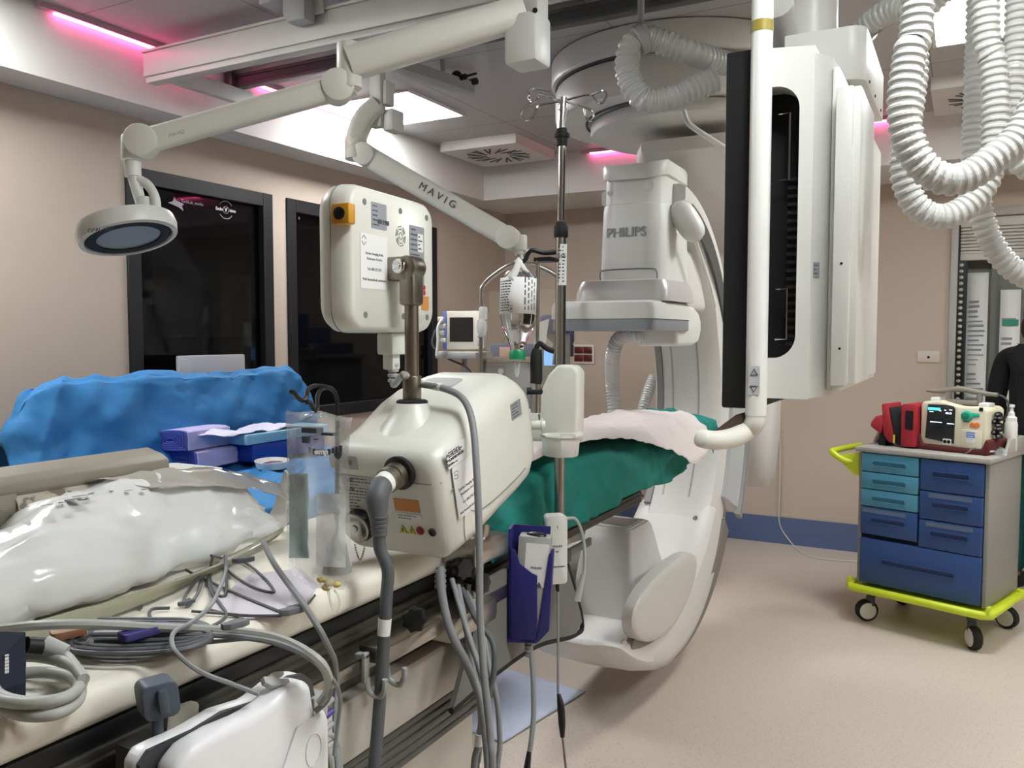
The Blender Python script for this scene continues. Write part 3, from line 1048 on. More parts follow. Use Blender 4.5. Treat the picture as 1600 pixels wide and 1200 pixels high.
# green drape with a white paper sheet over the head of the table
GREEN = mat('green_drape', '#0b7a70', .8, var=.12, scale=5, bump=.25, bscale=25)
net = []
rj = random.Random(5)
keys = ((1.8, 1.09, 1.03), (2.1, 1.15, 1.03), (2.4, 1.185, 1.02), (2.7, 1.175, 1.015), (3.0, 1.155, 1.012), (3.3, 1.14, 1.015), (3.6, 1.15, 1.03), (3.86, 1.178, 1.05), (4.03, 1.178, 1.06), (4.06, 1.05, 1.03))
rows_ = []
for i in range(len(keys) - 1):
    for k in range(3 if i < 8 else 1): rows_.append([keys[i][c_] + (keys[i + 1][c_] - keys[i][c_]) * k / (3 if i < 8 else 1) for c_ in range(3)])
rows_.append(list(keys[-1]))
for y_, zt, zl in rows_:
    lo = (-1.035 if y_ < 2.15 else -1.058) - max(0, y_ - 3.2) * .02
    net.append([(TX0 - .02, y_, zl), (TX0 - .01, y_, (zt + zl) / 2), (TX0 + .03, y_, zt - .02), (-1.4, y_, zt - .004), (-1.25, y_, zt - .006), (TX1 - .04, y_, zt - .02), ((TX1 + .014 if y_ < 2.15 else TX1 - .004) + rj.uniform(-.012, .012), y_ + rj.uniform(-.02, .02), (zt * .5 + zl * .5)), (lo + rj.uniform(-.012, .006), y_, zl + .0), (lo + rj.uniform(-.012, .004), y_, zl - .05 + .012 * math.sin(y_ * 7))])
g = MB().patch(net, 7, .010, 9, 3, crease=.9).build('surgical_drape', GREEN, solid=.002)
tag(g, 'green cloth drape covering the far half of the table', 'drape')
pn = []
for y_, zt, e, ez in ((2.15, 1.19, -1.12, 1.17), (2.4, 1.205, -1.09, 1.20), (2.7, 1.2, -1.07, 1.185), (2.95, 1.18, -1.055, 1.15), (3.15, 1.165, -1.035, 1.10), (3.33, 1.16, -1.02, 1.045), (3.45, 1.16, -1.005, 1.0), (3.62, 1.165, -1.0, 1.03), (3.72, 1.168, -1.02, 1.07), (3.8, 1.17, -1.06, 1.12)):
    pn.append([(TX0 + .02, y_, zt + .004), (-1.42, y_, zt + .028), (-1.25, y_, zt + .028), (-1.12, y_, zt + .022), (e + .012, y_, ez + .014)])
g = MB().patch(pn, 9, .008, 15, 9, crease=.8).build('paper_sheet', mat('tissue_white', '#dcd2cf', .85, bump=.5, bscale=40), solid=.001)
tag(g, 'crumpled white paper sheet lying on the green drape', 'sheet')

# ------------------------------------------------------------------ contrast injector with its display
tl = rad(14)
IA, IU, IR = V((0, math.cos(tl), math.sin(tl))), V((0, -math.sin(tl), math.cos(tl))), V((1, 0, 0))
O = P(707, 884, 1.74)
O = O - IR * .145
T = Matrix((IR, IA, IU)).transposed().to_4x4()
T.translation = O
inj = thing('contrast_injector', 'cream contrast injector on the table rail with its display seen from behind on a pole', 'injector', (-1.02, 1.62, .92))
mb = MB(T)
rings = []
KW = 1.05
for a, w_, b_, t_, r_ in ((0, .215, .03, .212, .03), (.006, .25, .012, .232, .04), (.02, .272, .002, .245, .045), (.05, .28, 0, .252, .05), (.10, .282, 0, .262, .052), (.14, .282, 0, .276, .055), (.18, .28, .0, .292, .06), (.23, .278, .002, .302, .065), (.32, .272, .004, .304, .07), (.37, .268, .01, .298, .07), (.40, .258, .03, .28, .07), (.42, .235, .055, .25, .07), (.43, .19, .085, .215, .06)):
    rings.append([(x, a * 1.06, z_) for x, z_ in rrect(w_ * KW, t_ - b_, r_, 7, 0, (t_ + b_) / 2)])
mb.loft(rings)
mb.build('body', CREAM, inj, ang=60)
mb = MB(T)
mb.tube([(0.1475, .03, .155), (0.1496, .05, .15), (0.1496, .09, .085), (0.1496, .16, .066), (0.1460, .3, .068), (0.1418, .36, .072)], .0011, 5, 6)
mb.tube([(0.1496, .052, .012), (0.1496, .055, .06), (0.1496, .07, .11)], .0011, 5, 5)
mb.tube([(-.13, -.0005, .183), (.115, -.0005, .178), (.1385, .015, .178)], .0010, 5)
mb.build('case_seam', GREY, inj)
mb = MB(T)
mb.prism(rrect(.10, .07, .02, 5), (-.02, .29, .3035), (1, 0, 0), (0, 1, -.0), 0, .0012)
mb.build('top_badge', LGREY, inj)
# front sockets
q = T @ V((.055, -.002, .203))
mb = MB()
mb.lathe([(.034, 0), (.036, .006), (.036, .012), (.032, .014), (.026, .014)], q, -IA, 40)
mb.build('socket_ring', BLACK, inj)
qb = T @ V((-.075, -.002, .07))
mb = MB()
mb.lathe([(.036, 0), (.037, .008), (.034, .018), (.03, .02)], qb, -IA, 40)
mb.build('socket_ring', BLACK, inj)
mb = MB()
mb.lathe([(.033, .01), (.033, .022), (.03, .024), (.008, .0245), (.008, .028), (.001, .029)], qb, -IA, 36)
mb.build('steel_cap', STEEL, inj)
mb = MB()
for k in range(18):
    f = k / 17
    mb.ball(qb - IA * .02 + V((.0 + .026 * f * 1.0, -.004, -.036 - .03 * math.sin(math.pi * f) - .0 * f)), .0022, 6)
mb.build('chain', STEEL, inj)
# labels
fu, fv = IR, IU
def fp(x, z_): return T @ V((x, -.0012, z_))
card(fp(-.095, .212), fu, fv, .075, .03, inj, LGREY, rows=2, seed=2, ink=LGREY)
text('0061255', .013, T @ V((-.095, -.0024, .212)), fu, fv, INK, inj, bold=.0002)
card(fp(-.06, .133), fu, fv, .09, .098, inj, mat('type_plate_grey', '#b5b4ae', .4), rows=13, seed=5, name='type_plate')
text('CE', .011, T @ V((-.085, -.0024, .150)), fu, fv, INK, inj, bold=.0003)
text('OVC', .008, T @ V((-.085, -.0024, .172)), fu, fv, INK, inj)
mb = MB(T)
mb.bb((.022, -.0016, .113), (.085, -.0005, .140))
mb.build('orange_label', ORANGE, inj)
card(fp(.055, .10), fu, fv, .065, .016, inj, PAPER, rows=2, seed=8)
mb = MB(T)
for x in (.034, .056):
    mb.use(0).prism([(-.01, -.008), (.01, -.008), (0, .010)], (x, -.0015, .070), (1, 0, 0), (0, 0, 1), 0, .0008)
    mb.use(1).prism([(-.0012, -.005), (.0012, -.005), (.0016, .004), (-.0016, .004)], (x, -.0024, .070), (1, 0, 0), (0, 0, 1), 0, .0006)
    mb.prism([(-.01, -.008), (.01, -.008), (0, .010)], (x, -.0008, .0705), (1, 0, 0), (0, 0, 1), -.0004, .0004)
mb.build('warning_triangle', [YEL, INK], inj)
mb = MB(T)
mb.lathe([(.0095, 0), (.0095, .0012), (.0075, .0012), (.0075, 0)], (.078, -.001, .072), (0, -1, 0), 20)
mb.box((.078, -.002, .072), (.014, .001, .002), R=Matrix.Rotation(.8, 3, 'Y'))
mb.use(1).box((.078, -.0016, .072), (.006, .001, .009))
mb.build('prohibition_sign', [RED, INK], inj)
mb = MB(T)
mb.lathe([(.009, 0), (.009, .003), (.006, .004), (.006, .001), (.001, .001)], (.108, 0, .072), (0, -1, 0), 20)
mb.build('ground_socket', DGREY, inj)
sv, sn = IU, IR
def sp_(a, z_, x=.1497): return T @ V((x, a, z_))
SR = IA
SRd = (IA * 1).normalized()
card(sp_(.066, .222), SRd, IU, .075, .04, inj, PAPER, rows=4, seed=11, ink=INK)
text('Use only with silver', .0075, sp_(.057, .231, .1508), SRd, IU, INK, inj)
text('Parts marked with this', .0075, sp_(.057, .221, .1508), SRd, IU, INK, inj)
text('System', .0075, sp_(.038, .211, .1508), SRd, IU, INK, inj)
card(sp_(.09, .143), SRd, IU, .10, .115, inj, PAPER, rows=0, seed=4, name='service_label')
text('Service Imaging Italia', .0085, sp_(.09, .146, .1508), SRd, IU, INKL, inj)
text('Assistance Service', .0085, sp_(.09, .134, .1508), SRd, IU, INKL, inj)
text('Tel: 800.772.221', .0085, sp_(.09, .115, .1508), SRd, IU, INKL, inj)
text('Mail: biomedicale.assistenza', .0078, sp_(.09, .096, .1508), SRd, IU, INKL, inj)
mb = MB()
c = sp_(.052, .181, .1508)
for a0, a1 in ((20, 160), (200, 340)):
    mb.tube([c + SRd * (.0085 * math.cos(rad(a))) + IU * (.0085 * math.sin(rad(a))) for a in range(a0, a1, 14)], .0006, 4)
mb.box(c, (.001, .013, .0015))
mb.build('emblem', INK, inj)
card(sp_(.345, .225, .1435), SRd, IU, .05, .04, inj, SILV, rows=5, seed=21)
# pole
pc = P(644, 628, 1.865)
mb = MB()
mb.lathe([(.035, 0), (.035, .006), (.03, .009), (.02, .009)], pc - V((0, 0, .004)), n=36)
mb.build('rubber_collar', RUBBER, inj)
mb = MB()
mb.lathe([(.12, -.11), (.10, -.085), (.082, -.064), (.066, -.046), (.053, -.030), (.043, -.014), (.037, .0)], pc - V((0, 0, .002)), n=40)
mb.build('pole_boss', CREAM, inj)
mb = MB()
ztop = P(0, 418, 1.865).z
mb.cyl(pc, pc + V((0, 0, .058)), .0205, n=28, bev=.002)
mb.cyl(pc + V((0, 0, .05)), (pc.x, pc.y, ztop - .05), .0155, n=28)
mb.build('pole', DSTEEL, inj)
hc = V((pc.x, pc.y, ztop))
yw = rad(5)
dU = V((-math.sin(yw), math.cos(yw), 0))                      # display width direction, into the room
dN = V((math.cos(yw), math.sin(yw), 0))                       # out of its back
mb = MB()
mb.bb(hc + V((-.02, -.022, -.085)), hc + V((.02, .022, -.01)), .008)
mb.cyl(hc + V((.0, -.023, -.002)), hc + V((.0, .023, -.002)), .0255, n=32, bev=.003)
mb.bb(hc + V((-.055, -.024, -.03)), hc + V((.004, .024, .022)), .006)
mb.build('hinge', DSTEEL, inj)
mb = MB()
mb.cyl(hc + V((-.012, -.02, .0)), hc + V((-.012, -.034, .0)), .0165, n=24, bev=.003)
mb.cyl(hc + V((-.012, -.03, .0)), hc + V((-.012, -.037, .0)), .007, n=16, bev=.001)
mb.build('hinge_bolt', CHROME, inj)
dl = P(545, 519, 1.73)
z0_, z1_ = 1.557, 1.868
W_, H_, TH = .36, z1_ - z0_, .085
base = V((hc.x - .052, 0, 0))
# back face plane passes just inside the hinge
bc0 = hc + V((-.05, 0, 0))
Dc = bc0 - dU * ((bc0 - dl).dot(dU) - W_ / 2)
Dc.z = (z0_ + z1_) / 2
mb = MB()
rings = []
for n_, s_, r_ in ((-TH, .88, .05), (-TH + .004, .93, .05), (-TH + .02, .985, .05), (-.045, 1.0, .05), (-.02, .99, .05), (-.006, .955, .045), (0, .91, .04)):
    rings.append([Dc + dU * x + V((0, 0, y_)) + dN * n_ for x, y_ in rrect(W_ - (1 - s_) * .3, H_ - (1 - s_) * .3, r_, 7)])
mb.loft(rings)
dsp = mb.build('display_housing', CREAM, inj, ang=60)
mb = MB()
mb.tube([Dc + dU * x + V((0, 0, y_)) + dN * -.047 for x, y_ in rrect(W_ + .0005, H_ + .0005, .05, 8)], .001, 5, closed=True)
mb.build('housing_seam', GREY, dsp)
MB().prism(rrect(W_ * .86, H_ * .82, .01, 3), Dc + dN * (-TH - .001), dU * -1, (0, 0, 1), 0, .001).build('screen', BLACK, dsp)
for x, y_ in ((-.125, .118), (.02, .118), (.14, .118), (-.125, -.118), (.03, -.118), (.14, -.118)):
    MB().lathe([(.007, .0), (.007, .0015), (.001, .0016)], Dc + dU * x + V((0, 0, y_)) - dN * .0005, dN, 16).build('screw_hole', GREY, dsp)
q = Dc + dU * -.185 + V((0, 0, .085)) + dN * -.02
mb = MB()
mb.box(q + dN * .008, (.045, .026, .042), .004, R=Matrix((dN, dU, V((0, 0, 1)))).transposed())
bt = mb.build('stop_button', mat('button_amber', '#c8902c', .4), dsp)
mb = MB()
mb.lathe([(.013, 0), (.013, .003), (.009, .004), (.001, .004)], q - dU * .013 + dN * .008, -dU, 20)
mb.build('button_ring', BLACK, bt)
def dp(x, z_): return Dc + dU * x + V((0, 0, z_)) + dN * .0003
dz_ = V((0, 0, 1))
card(dp(-.07, .095), dU, dz_, .06, .055, dsp, SILV, rows=5, seed=31)
text('0011903', .013, dp(-.053, .083) + dN * .001, dU, dz_, INK, dsp, bold=.0004)
card(dp(-.09, -.005), dU, dz_, .105, .115, dsp, PAPER, rows=0, name='service_label')
for k, s_ in enumerate(('Service Imaging Italia', 'Assistance Service', '', 'Tel: 800.772.221', '', 'Mail: biomedicale.assistenza')):
    if s_: text(s_, .0082, dp(-.09, .012 - k * .011) + dN * .001, dU, dz_, INKL, dsp)
mb = MB()
for sg in (1, -1):
    mb.tube([dp(-.13, .038) + dN * .001 + dU * x + dz_ * (sg * z_) for x, z_ in ((-.008, .003), (0, .01), (.008, .003))], .0008, 4)
mb.build('emblem', INK, dsp)
card(dp(.092, .02), dU, dz_, .068, .145, dsp, SILV, rows=12, seed=41, name='type_plate')
card(dp(.108, .055), dU, dz_, .026, .042, dsp, PAPER, rows=4, seed=42, th=.0014)
MB().bb(dp(.128, -.085) - V((.0005, .016, .016)), dp(.128, -.085) + V((.0012, .016, .016))).build('orange_label', ORANGE, dsp)
mb = MB()
for z_ in (-.048, -.06): mb.lathe([(.006, 0), (.006, .001), (.001, .001)], dp(.126, z_), dN, 12)
mb.build('prohibition_sign', RED, dsp)
mb = MB()
for rr in (.008, .016, .022):
    for k in range(6):
        a0 = k * 60 + rr * 900
        mb.tube([dp(.02, .062) + dU * (rr * .9 * math.cos(rad(a0 + j * 11))) + dz_ * (rr * math.sin(rad(a0 + j * 11))) for j in range(5)], .0013, 4)
mb.build('speaker_slot', GREY, dsp)
mb = MB()
q = Dc + dU * .05 + V((0, 0, -H_ / 2 - .02)) - dN * .04
mb.bb(q - V((.025, .03, .03)), q + V((.02, .035, .02)), .005)
mb.bb(q - V((.02, .015, .065)), q + V((.01, .015, -.025)), .004)
mb.build('plug_block', CREAM, dsp)
mb = MB()
q2 = q + V((.0, .0, -.05))
for k in range(4): mb.lathe([(.010, 0), (.013, .002), (.013, .007), (.010, .009)], q2 + V((0, 0, -.012 * k)), (0, 0, -1), 14)
mb.tube([q2, q2 + V((0, 0, -.05)), P(630, 585, 1.84) + V((0, 0, 0)), P(640, 595, 1.88)], .008, 10, 5)
mb.build('display_cable', LGREY, dsp)
# side cheek, bottle arm and cup at the far end
mb = MB()
pl = [P(x, y_, 2.17) for x, y_ in ((846, 690), (843, 610), (852, 588), (868, 570), (896, 571), (903, 581), (901, 690))]
yy = sum(p.y for p in pl) / len(pl)
mb.prism([(p.x, p.z) for p in [A(x, y_, 1, yy) for x, y_ in ((843, 692), (836, 650), (846, 606), (855, 586), (870, 570), (895, 571), (903, 581), (901, 692))]], (0, yy, 0), (1, 0, 0), (0, 0, 1), -.05, .0, .009, 3)
mb.prism([(p.x, p.z) for p in [A(x, y_, 1, yy) for x, y_ in ((760, 690), (760, 640), (850, 640), (850, 690))]], (0, yy, 0), (1, 0, 0), (0, 0, 1), -.04, .0, .012)
mb.build('syringe_bracket', CREAM, inj)
q = P(845, 664, 2.13)
mb = MB()
mb.cyl(q - RT * .025, q + RT * .012, .012, bev=.003)
mb.cyl(q - RT * .0, q + RT * .006, .017, bev=.002)
mb.build('bracket_knob', WHITE, inj)
bd = 2.12
mb = MB()
mb.cyl(P(837, 645, bd), P(838, 588, bd), .0135, n=20)
mb.cyl(P(839, 548, bd), P(840, 402, bd), .0055, n=12)
mb.build('holder_rod', STEEL, inj)
mb = MB()
mb.tube([P(837, 600, bd), P(838, 590, bd), P(838, 560, bd), P(839, 546, bd)], [.0145, .0155, .0155, .012], 16, 3)
mb.tube([P(837, 548, bd), P(842, 536, bd), P(855, 545, bd), P(866, 549, bd)], .007, 8, 4)
mb.cyl(P(823, 611, bd), P(846, 611, bd), .009)
mb.lathe([(.016, -.006), (.018, -.003), (.018, .003), (.016, .006)], P(837, 612, bd), n=20)
mb.build('grip', RUBBER, inj)
mb = MB()
mb.bb(P(833, 409, bd), P(869, 402, bd) + V((0, .02, 0)), .003)
mb.tube([P(869, 394, bd), P(850, 395, bd), P(832, 391, bd), P(825, 396, bd), P(821, 405, bd), P(813, 412, bd)], .006, 8, 5)
mb.build('hook_arm', BLACK, inj)
# rail clamp under the injector
cz = .918
mb = MB()
mb.bb((-1.055, 1.50, .885), (-.955, 1.70, .94), .012)
mb.bb((-1.05, 1.30, .905), (-.985, 1.95, .938), .004)
mb.cyl((-1.01, 1.66, .93), (-1.01, 1.72, 1.10), .02)
mb.bb((-1.09, 1.62, 1.02), (-.97, 1.78, 1.075), .01)
mb.build('rail_clamp', STEEL, inj)
kn = MB()
for q, dr_ in ((P(648, 968, 1.68), V((.35, -1, 0))), (P(752, 912, 1.93), V((1, -.2, 0))), (P(723, 888, 1.9), V((1, -.3, 0)))):
    dr_ = dr_.normalized()
    u_ = dr_.cross(V((0, 0, 1))).normalized()
    v_ = u_.cross(dr_)
    st = []
    for k in range(14):
        a = 2 * math.pi * k / 14
        r_ = .027 if k % 2 else .021
        st.append((r_ * math.cos(a), r_ * math.sin(a)))
    kn = MB()
    kn.prism(st, q, u_, v_, -.01, .012, .003)
    kn.cyl(q, q - dr_ * .05, .008)
    kn.build('clamp_knob', BLACK, inj)

# big plug and cables of the injector: things that hang from it
BOOT = mat('plug_boot_grey', '#5c5e61', .55)
cb = thing('plug_cable', 'thick dark grey cable with a right-angle plug on the injector front', 'cable', (-1.0, 1.4, .0))
q = T @ V((.055, -.014, .203))
mb = MB()
mb.lathe([(.024, 0), (.027, .002), (.027, .02), (.0245, .022), (.0245, .026), (.026, .027), (.026, .04), (.02, .041)], q, -IA, 36)
mb.build('lock_ring', DSTEEL, cb)
ax_ = (-IA * .95 + RT * .20 + V((0, 0, .0))).normalized()
p1 = q - IA * .04
mb = MB()
mb.cyl(p1, p1 + ax_ * .022, .0225, .022, n=28)
mb.build('white_band', PAPER, cb)
p2 = p1 + ax_ * .022
p3 = p2 + ax_ * .024 + V((0, 0, -.012))
mb = MB()
mb.tube([p2, p2 + ax_ * .010, p3, p3 + V((0, 0, -.02)), p3 + V((.003, .0, -.042)), p3 + V((.005, 0, -.07))], [.0215, .022, .0225, .0215, .0175, .015], 16, 5)
for k in range(5): mb.lathe([(.013, 0), (.0185 - .0006 * k, .0015), (.0185 - .0006 * k, .005), (.013, .0065)], p3 + V((.004, 0, -.034 - .0085 * k)), (0, 0, -1), 18)
mb.build('boot', BOOT, cb)
dc = (p3 - CAM).dot(FW)
ce = [p3 + V((.005, 0, -.066)), p3 + V((.006, 0, -.10)), P(606, 890, dc), P(604, 930, dc), P(601, 980, dc), P(596, 1060, dc), P(590, 1140, dc - .01), P(583, 1230, dc - .02), P(575, 1400, dc - .03), P(570, 1650, dc - .03)]
ce.append(V((ce[-1].x, ce[-1].y, .02)))
MB().tube(ce, .0125, 14, 6).build('cord', CABLED, cb)
MB().cyl(P(601.5, 966, dc), P(599.5, 992, dc), .0133, n=16).build('cord_tag', PAPER, cb)

cab = [
    ([P(655, 600, 1.875), P(690, 606, 1.83), P(722, 622, 1.80), P(738, 660, 1.76), P(745, 740, 1.72), P(749, 850, 1.70), P(750, 960, 1.68), P(757, 1060, 1.66), P(766, 1150, 1.65), P(770, 1240, 1.64)], .0075, 'grey cable looping from the display pole down the injector side'),
    ([P(688, 886, 1.76), P(691, 930, 1.74), P(704, 985, 1.72), P(735, 1050, 1.70), P(752, 1100, 1.69), P(762, 1180, 1.68), P(765, 1260, 1.68)], .009, 'grey cable from under the injector with a ribbed sleeve, bundled down'),
    ([P(706, 905, 1.86), P(722, 960, 1.80), P(738, 1010, 1.76), P(760, 1080, 1.72), P(766, 1140, 1.70), P(772, 1250, 1.70)], .006, 'thin cable in the hanging bundle, next to the ribbed one'),
    ([P(722, 920, 1.90), P(745, 970, 1.82), P(770, 1005, 1.78), P(771, 1055, 1.76), P(757, 1110, 1.75), P(748, 1180, 1.75), P(746, 1250, 1.75)], .006, 'thin cable in the bundle bowing out to the right'),
    ([P(715, 915, 1.90), P(728, 980, 1.80), P(742, 1050, 1.74), P(752, 1120, 1.72), P(748, 1160, 1.73), P(742, 1250, 1.74)], .007, 'grey cable in the bundle with a white tape ring near the picture bottom'),
    ([P(730, 925, 1.93), P(752, 980, 1.86), P(764, 1040, 1.82), P(776, 1090, 1.8), P(781, 1160, 1.8), P(780, 1260, 1.8)], .006, 'rightmost thin cable of the hanging bundle'),
]
for k, (pts, r, lab) in enumerate(cab):
    pts.append(V((pts[-1].x + .01 * k, pts[-1].y + .02 * (k % 3), .02)))
    c = thing('hanging_cable', lab, 'cable', pts[-1], 'cables hanging from the injector')
    MB().tube(pts, r, 10, 7).build('cord', CABLE if k != 3 else CABLED, c)
    if k == 1:
        mb = MB()
        for j in range(4): mb.lathe([(.010, 0), (.0125, .002), (.0125, .006), (.010, .008)], pts[0] + V((0, 0, -.004 - j * .011)), (0, 0, -1), 14)
        mb.build('ribbed_sleeve', CABLE, c)
    if k == 4: MB().cyl(P(749, 1146, 1.725), P(747.5, 1164, 1.73), .009, n=12).build('tape_ring', PAPER, c)
    if k == 0:
        MB().tube([P(650, 597, 1.885), P(676, 603, 1.85), P(690, 606, 1.83)], .0085, 10, 4).build('pale_sleeve', CREAM, c)

# ------------------------------------------------------------------ bottle of contrast medium
bt = thing('contrast_bottle', 'clear upturned glass bottle with white label and green cap on a hook', 'bottle', P(807, 565, 2.12))
B0 = P(808.5, 552, bd)
B1 = P(811, 418, bd)
axb = (B1 - B0).normalized()
L = (B1 - B0).length
k_ = bd / FPX
prof = [(.012, 0), (.0175, 2 * k_), (.019, 10 * k_), (.028, 24 * k_), (.041, 42 * k_), (.0455, 56 * k_), (.0460, 70 * k_), (.0455, 104 * k_), (.043, 118 * k_), (.03, 127 * k_), (.012, 131 * k_), (.001, 131 * k_)]
GL = mat('bottle_glass', '#eef4f2', .02, trans=1, spec=.5)
GL.node_tree.nodes['Principled BSDF'].inputs['IOR'].default_value = 1.33
mb = MB()
mb.lathe(prof, B0, axb, 48)
mb.build('glass', GL, bt, ang=80)
mb = MB()
rr = .0466
front = (CAM - B0)
front = (front - axb * front.dot(axb)).normalized()
sd_ = axb.cross(front)
def wrap(a, z_, r=rr): return B0 + axb * z_ + front * (r * math.cos(a)) + sd_ * (r * math.sin(a))
mb.grid(30, 1, lambda u, v: wrap(rad(-115 + 190 * u), (60 + 56 * v) * k_))
mb.build('label', PAPER, bt, solid=.0003)
mb = MB()
rg = random.Random(6)
for row in range(12):
    z_ = (64 + row * 4.1) * k_
    a = rad(-70)
    while a < rad(-32):
        l_ = rad(rg.uniform(4, 12))
        mb.grid(2, 1, lambda u, v: wrap(a + l_ * u, z_ + .0028 * v, rr + .0006))
        a += l_ + rad(2.5)
for col in range(4):
    a = rad(18 + col * 12)
    z_ = 66 * k_
    while z_ < 112 * k_:
        l_ = rg.uniform(.006, .02)
        mb.grid(1, 1, lambda u, v: wrap(a + rad(4) * u, z_ + l_ * v, rr + .0006))
        z_ += l_ + .005
c = wrap(rad(-22), 67 * k_, rr + .0008)
mb.tube([c + sd_ * (.008 * math.cos(x)) + axb * (.008 * math.sin(x)) for x in [i * .42 for i in range(16)]], .0007, 4)
mb.box(c, (.009, .0012, .0012)).box(c, (.0012, .0012, .009))
mb.build('print', INK, bt)
mb = MB()
mb.lathe([(.0, -10 * k_), (.02, -10 * k_), (.0205, -6 * k_), (.0205, 2 * k_), (.018, 5 * k_)], B0, axb, 28)
mb.build('cap', mat('cap_green', '#0f8a5a', .4), bt)
CLR = film('clear_plastic', '#dfe4e4', .72, .08)
mb = MB()
mb.lathe([(.002, -36 * k_), (.006, -30 * k_), (.0085, -13 * k_), (.011, -12 * k_), (.011, -10.5 * k_), (.003, -10 * k_)], B0 - axb * .002, axb, 16)
mb.build('spike', CLR, bt)
mb = MB()
h0 = P(811, 418, bd - .02)
mb.grid(1, 6, lambda u, v: P(795 + 14 * v + u * (10 - 2 * v), 434 - 32 * v + 6 * u, bd - .045 + .01 * v))
mb.grid(1, 6, lambda u, v: P(838 - 27 * v + u * -8, 440 - 38 * v + 6 * u, bd - .02))
mb.build('hanger_strap', film('strap_white', '#e8e8e6', .15, .3), bt, solid=.0008)

# ------------------------------------------------------------------ infusion pole on the rail
iv = thing('iv_pole', 'slim steel drip pole with four wire hooks standing on the table rail', 'iv pole', P(874, 872, 2.40))
d = 2.40
mb = MB()
mb.cyl(P(877, 208, d), P(880, 153, d), .0125, n=20)
mb.cyl(P(876.5, 345, d), P(879, 205, d), .0105, n=20)
mb.build('upper_tube', CHROME, iv)
mb = MB()
mb.cyl(P(873.5, 870, d), P(877, 360, d), .0148, n=24)
mb.build('lower_tube', STEEL, iv)
mb = MB()
mb.lathe([(.0125, -.03), (.0155, -.028), (.0165, -.008), (.022, -.004), (.022, .004), (.016, .01), (.0145, .02)], P(878, 212, d), n=24)
mb.build('clamp_ring', RUBBER, iv)
mb = MB()
mb.lathe([(.018, -.024), (.0205, -.02), (.0205, .006), (.015, .018), (.012, .02)], P(876.5, 358, d), n=24)
mb.build('clamp_ring', RUBBER, iv)
hk = P(879.5, 157, d)
for pts in ([(872, 157), (845, 147), (839, 156), (834, 160), (827, 154), (826, 145), (834, 138), (858, 142)],
            [(872, 159), (842, 165), (836, 176), (826, 187), (816, 184), (815, 174), (826, 164), (834, 159)],
            [(886, 156), (912, 149), (925, 148), (942, 142), (948, 149), (942, 160), (933, 160), (926, 150)],
            [(886, 159), (908, 167), (922, 171), (928, 180), (924, 188), (917, 185), (913, 169)]):
    s_ = 1 if pts[0][0] > 880 else -1
    MB().tube([P(x, y_, d + (.04 if y_ < 157 else -.04) * min(1, abs(x - 880) / 40)) for x, y_ in pts], .0035, 8, 4).build('hook', CHROME, iv)
c0_, c1_ = P(877.5, 382, d), P(876.8, 446, d)
mb = MB()
fr_ = (CAM - c0_)
fr_.z = 0
fr_.normalize()
sd2 = V((0, 0, 1)).cross(fr_)
zz = (c1_ - c0_)
mb.grid(16, 1, lambda u, v: c0_ + zz * v + fr_ * (.0152 * math.cos(rad(-100 + 200 * u))) + sd2 * (.0152 * math.sin(rad(-100 + 200 * u))))
lb_ = mb.build('tube_label', PAPER, iv)
mb = MB()
for k in range(11):
    for a in (-38, 8):
        z_ = .06 + k * .083
        w_ = rg.uniform(10, 34)
        mb.grid(3, 1, lambda u, v: c0_ + zz * (z_ + .03 * v) + fr_ * (.0156 * math.cos(rad(a + w_ * u))) + sd2 * (.0156 * math.sin(rad(a + w_ * u))))
mb.build('print', INK, lb_)
text('DGIS', .012, c0_ + zz * .3 + fr_ * .0165, sd2, (0, 0, 1), INK, lb_)
mb = MB()
mb.bb(P(873.5, 868, d) - V((.03, .025, .02)), P(873.5, 868, d) + V((.03, .025, .02)), .006)
mb.build('rail_clamp', DGREY, iv)

# white cup clipped to the pole
cu = P(876, 694, 2.13)
t = thing('plastic_cup', 'small white octagonal plastic cup in front of the drip pole', 'cup', cu - V((0, 0, .03)))
mb = MB()
oc = lambda r, z_: [cu + V((r * 1.25 * math.cos(rad(22.5 + 45 * k)), r * math.sin(rad(22.5 + 45 * k)), z_)) for k in range(8)]
mb.loft([oc(.01, -.03), oc(.034, -.03), oc(.037, -.026), oc(.040, .018), oc(.044, .020), oc(.044, .024), oc(.038, .024), oc(.034, -.024), oc(.01, -.024)])
mb.build('bowl', WHITE, t)
mb = MB()
mb.box(cu + V((.045, 0, .026)), (.016, .045, .012), .003)
mb.build('clip', WHITE, t)

# ------------------------------------------------------------------ remotes on the rail
NAVY = mat('holder_navy', '#221f66', .5)
rd = 2.10
def fx(x, y_, dd): return P(x, y_, dd)
hold = thing('remote_holder', 'dark blue plastic holster hooked on the table rail', 'holder', P(830, 1000, rd))
mb = MB()
c = P(829, 915, rd)
ux_, uy_ = V((.93, .36, 0)).normalized(), V((0, 0, 1))
nz_ = ux_.cross(uy_)
k2 = rd / FPX
mb.prism([(-33 * k2, -80 * k2), (8 * k2, -86 * k2), (12 * k2, -70 * k2), (12 * k2, 20 * k2), (4 * k2, 24 * k2), (-15 * k2, 38 * k2), (-22 * k2, 60 * k2), (-33 * k2, 64 * k2)], c, ux_, uy_, .022, .026, .001)
mb.prism([(-33 * k2, -82 * k2), (-28 * k2, -82 * k2), (-28 * k2, 92 * k2), (-33 * k2, 92 * k2)], c, ux_, uy_, -.03, .026, .001)
mb.prism([(8 * k2, -86 * k2), (14 * k2, -84 * k2), (30 * k2, -66 * k2), (36 * k2, 55 * k2), (30 * k2, 55 * k2), (12 * k2, -70 * k2)], c, ux_, uy_, -.03, .024, .001)
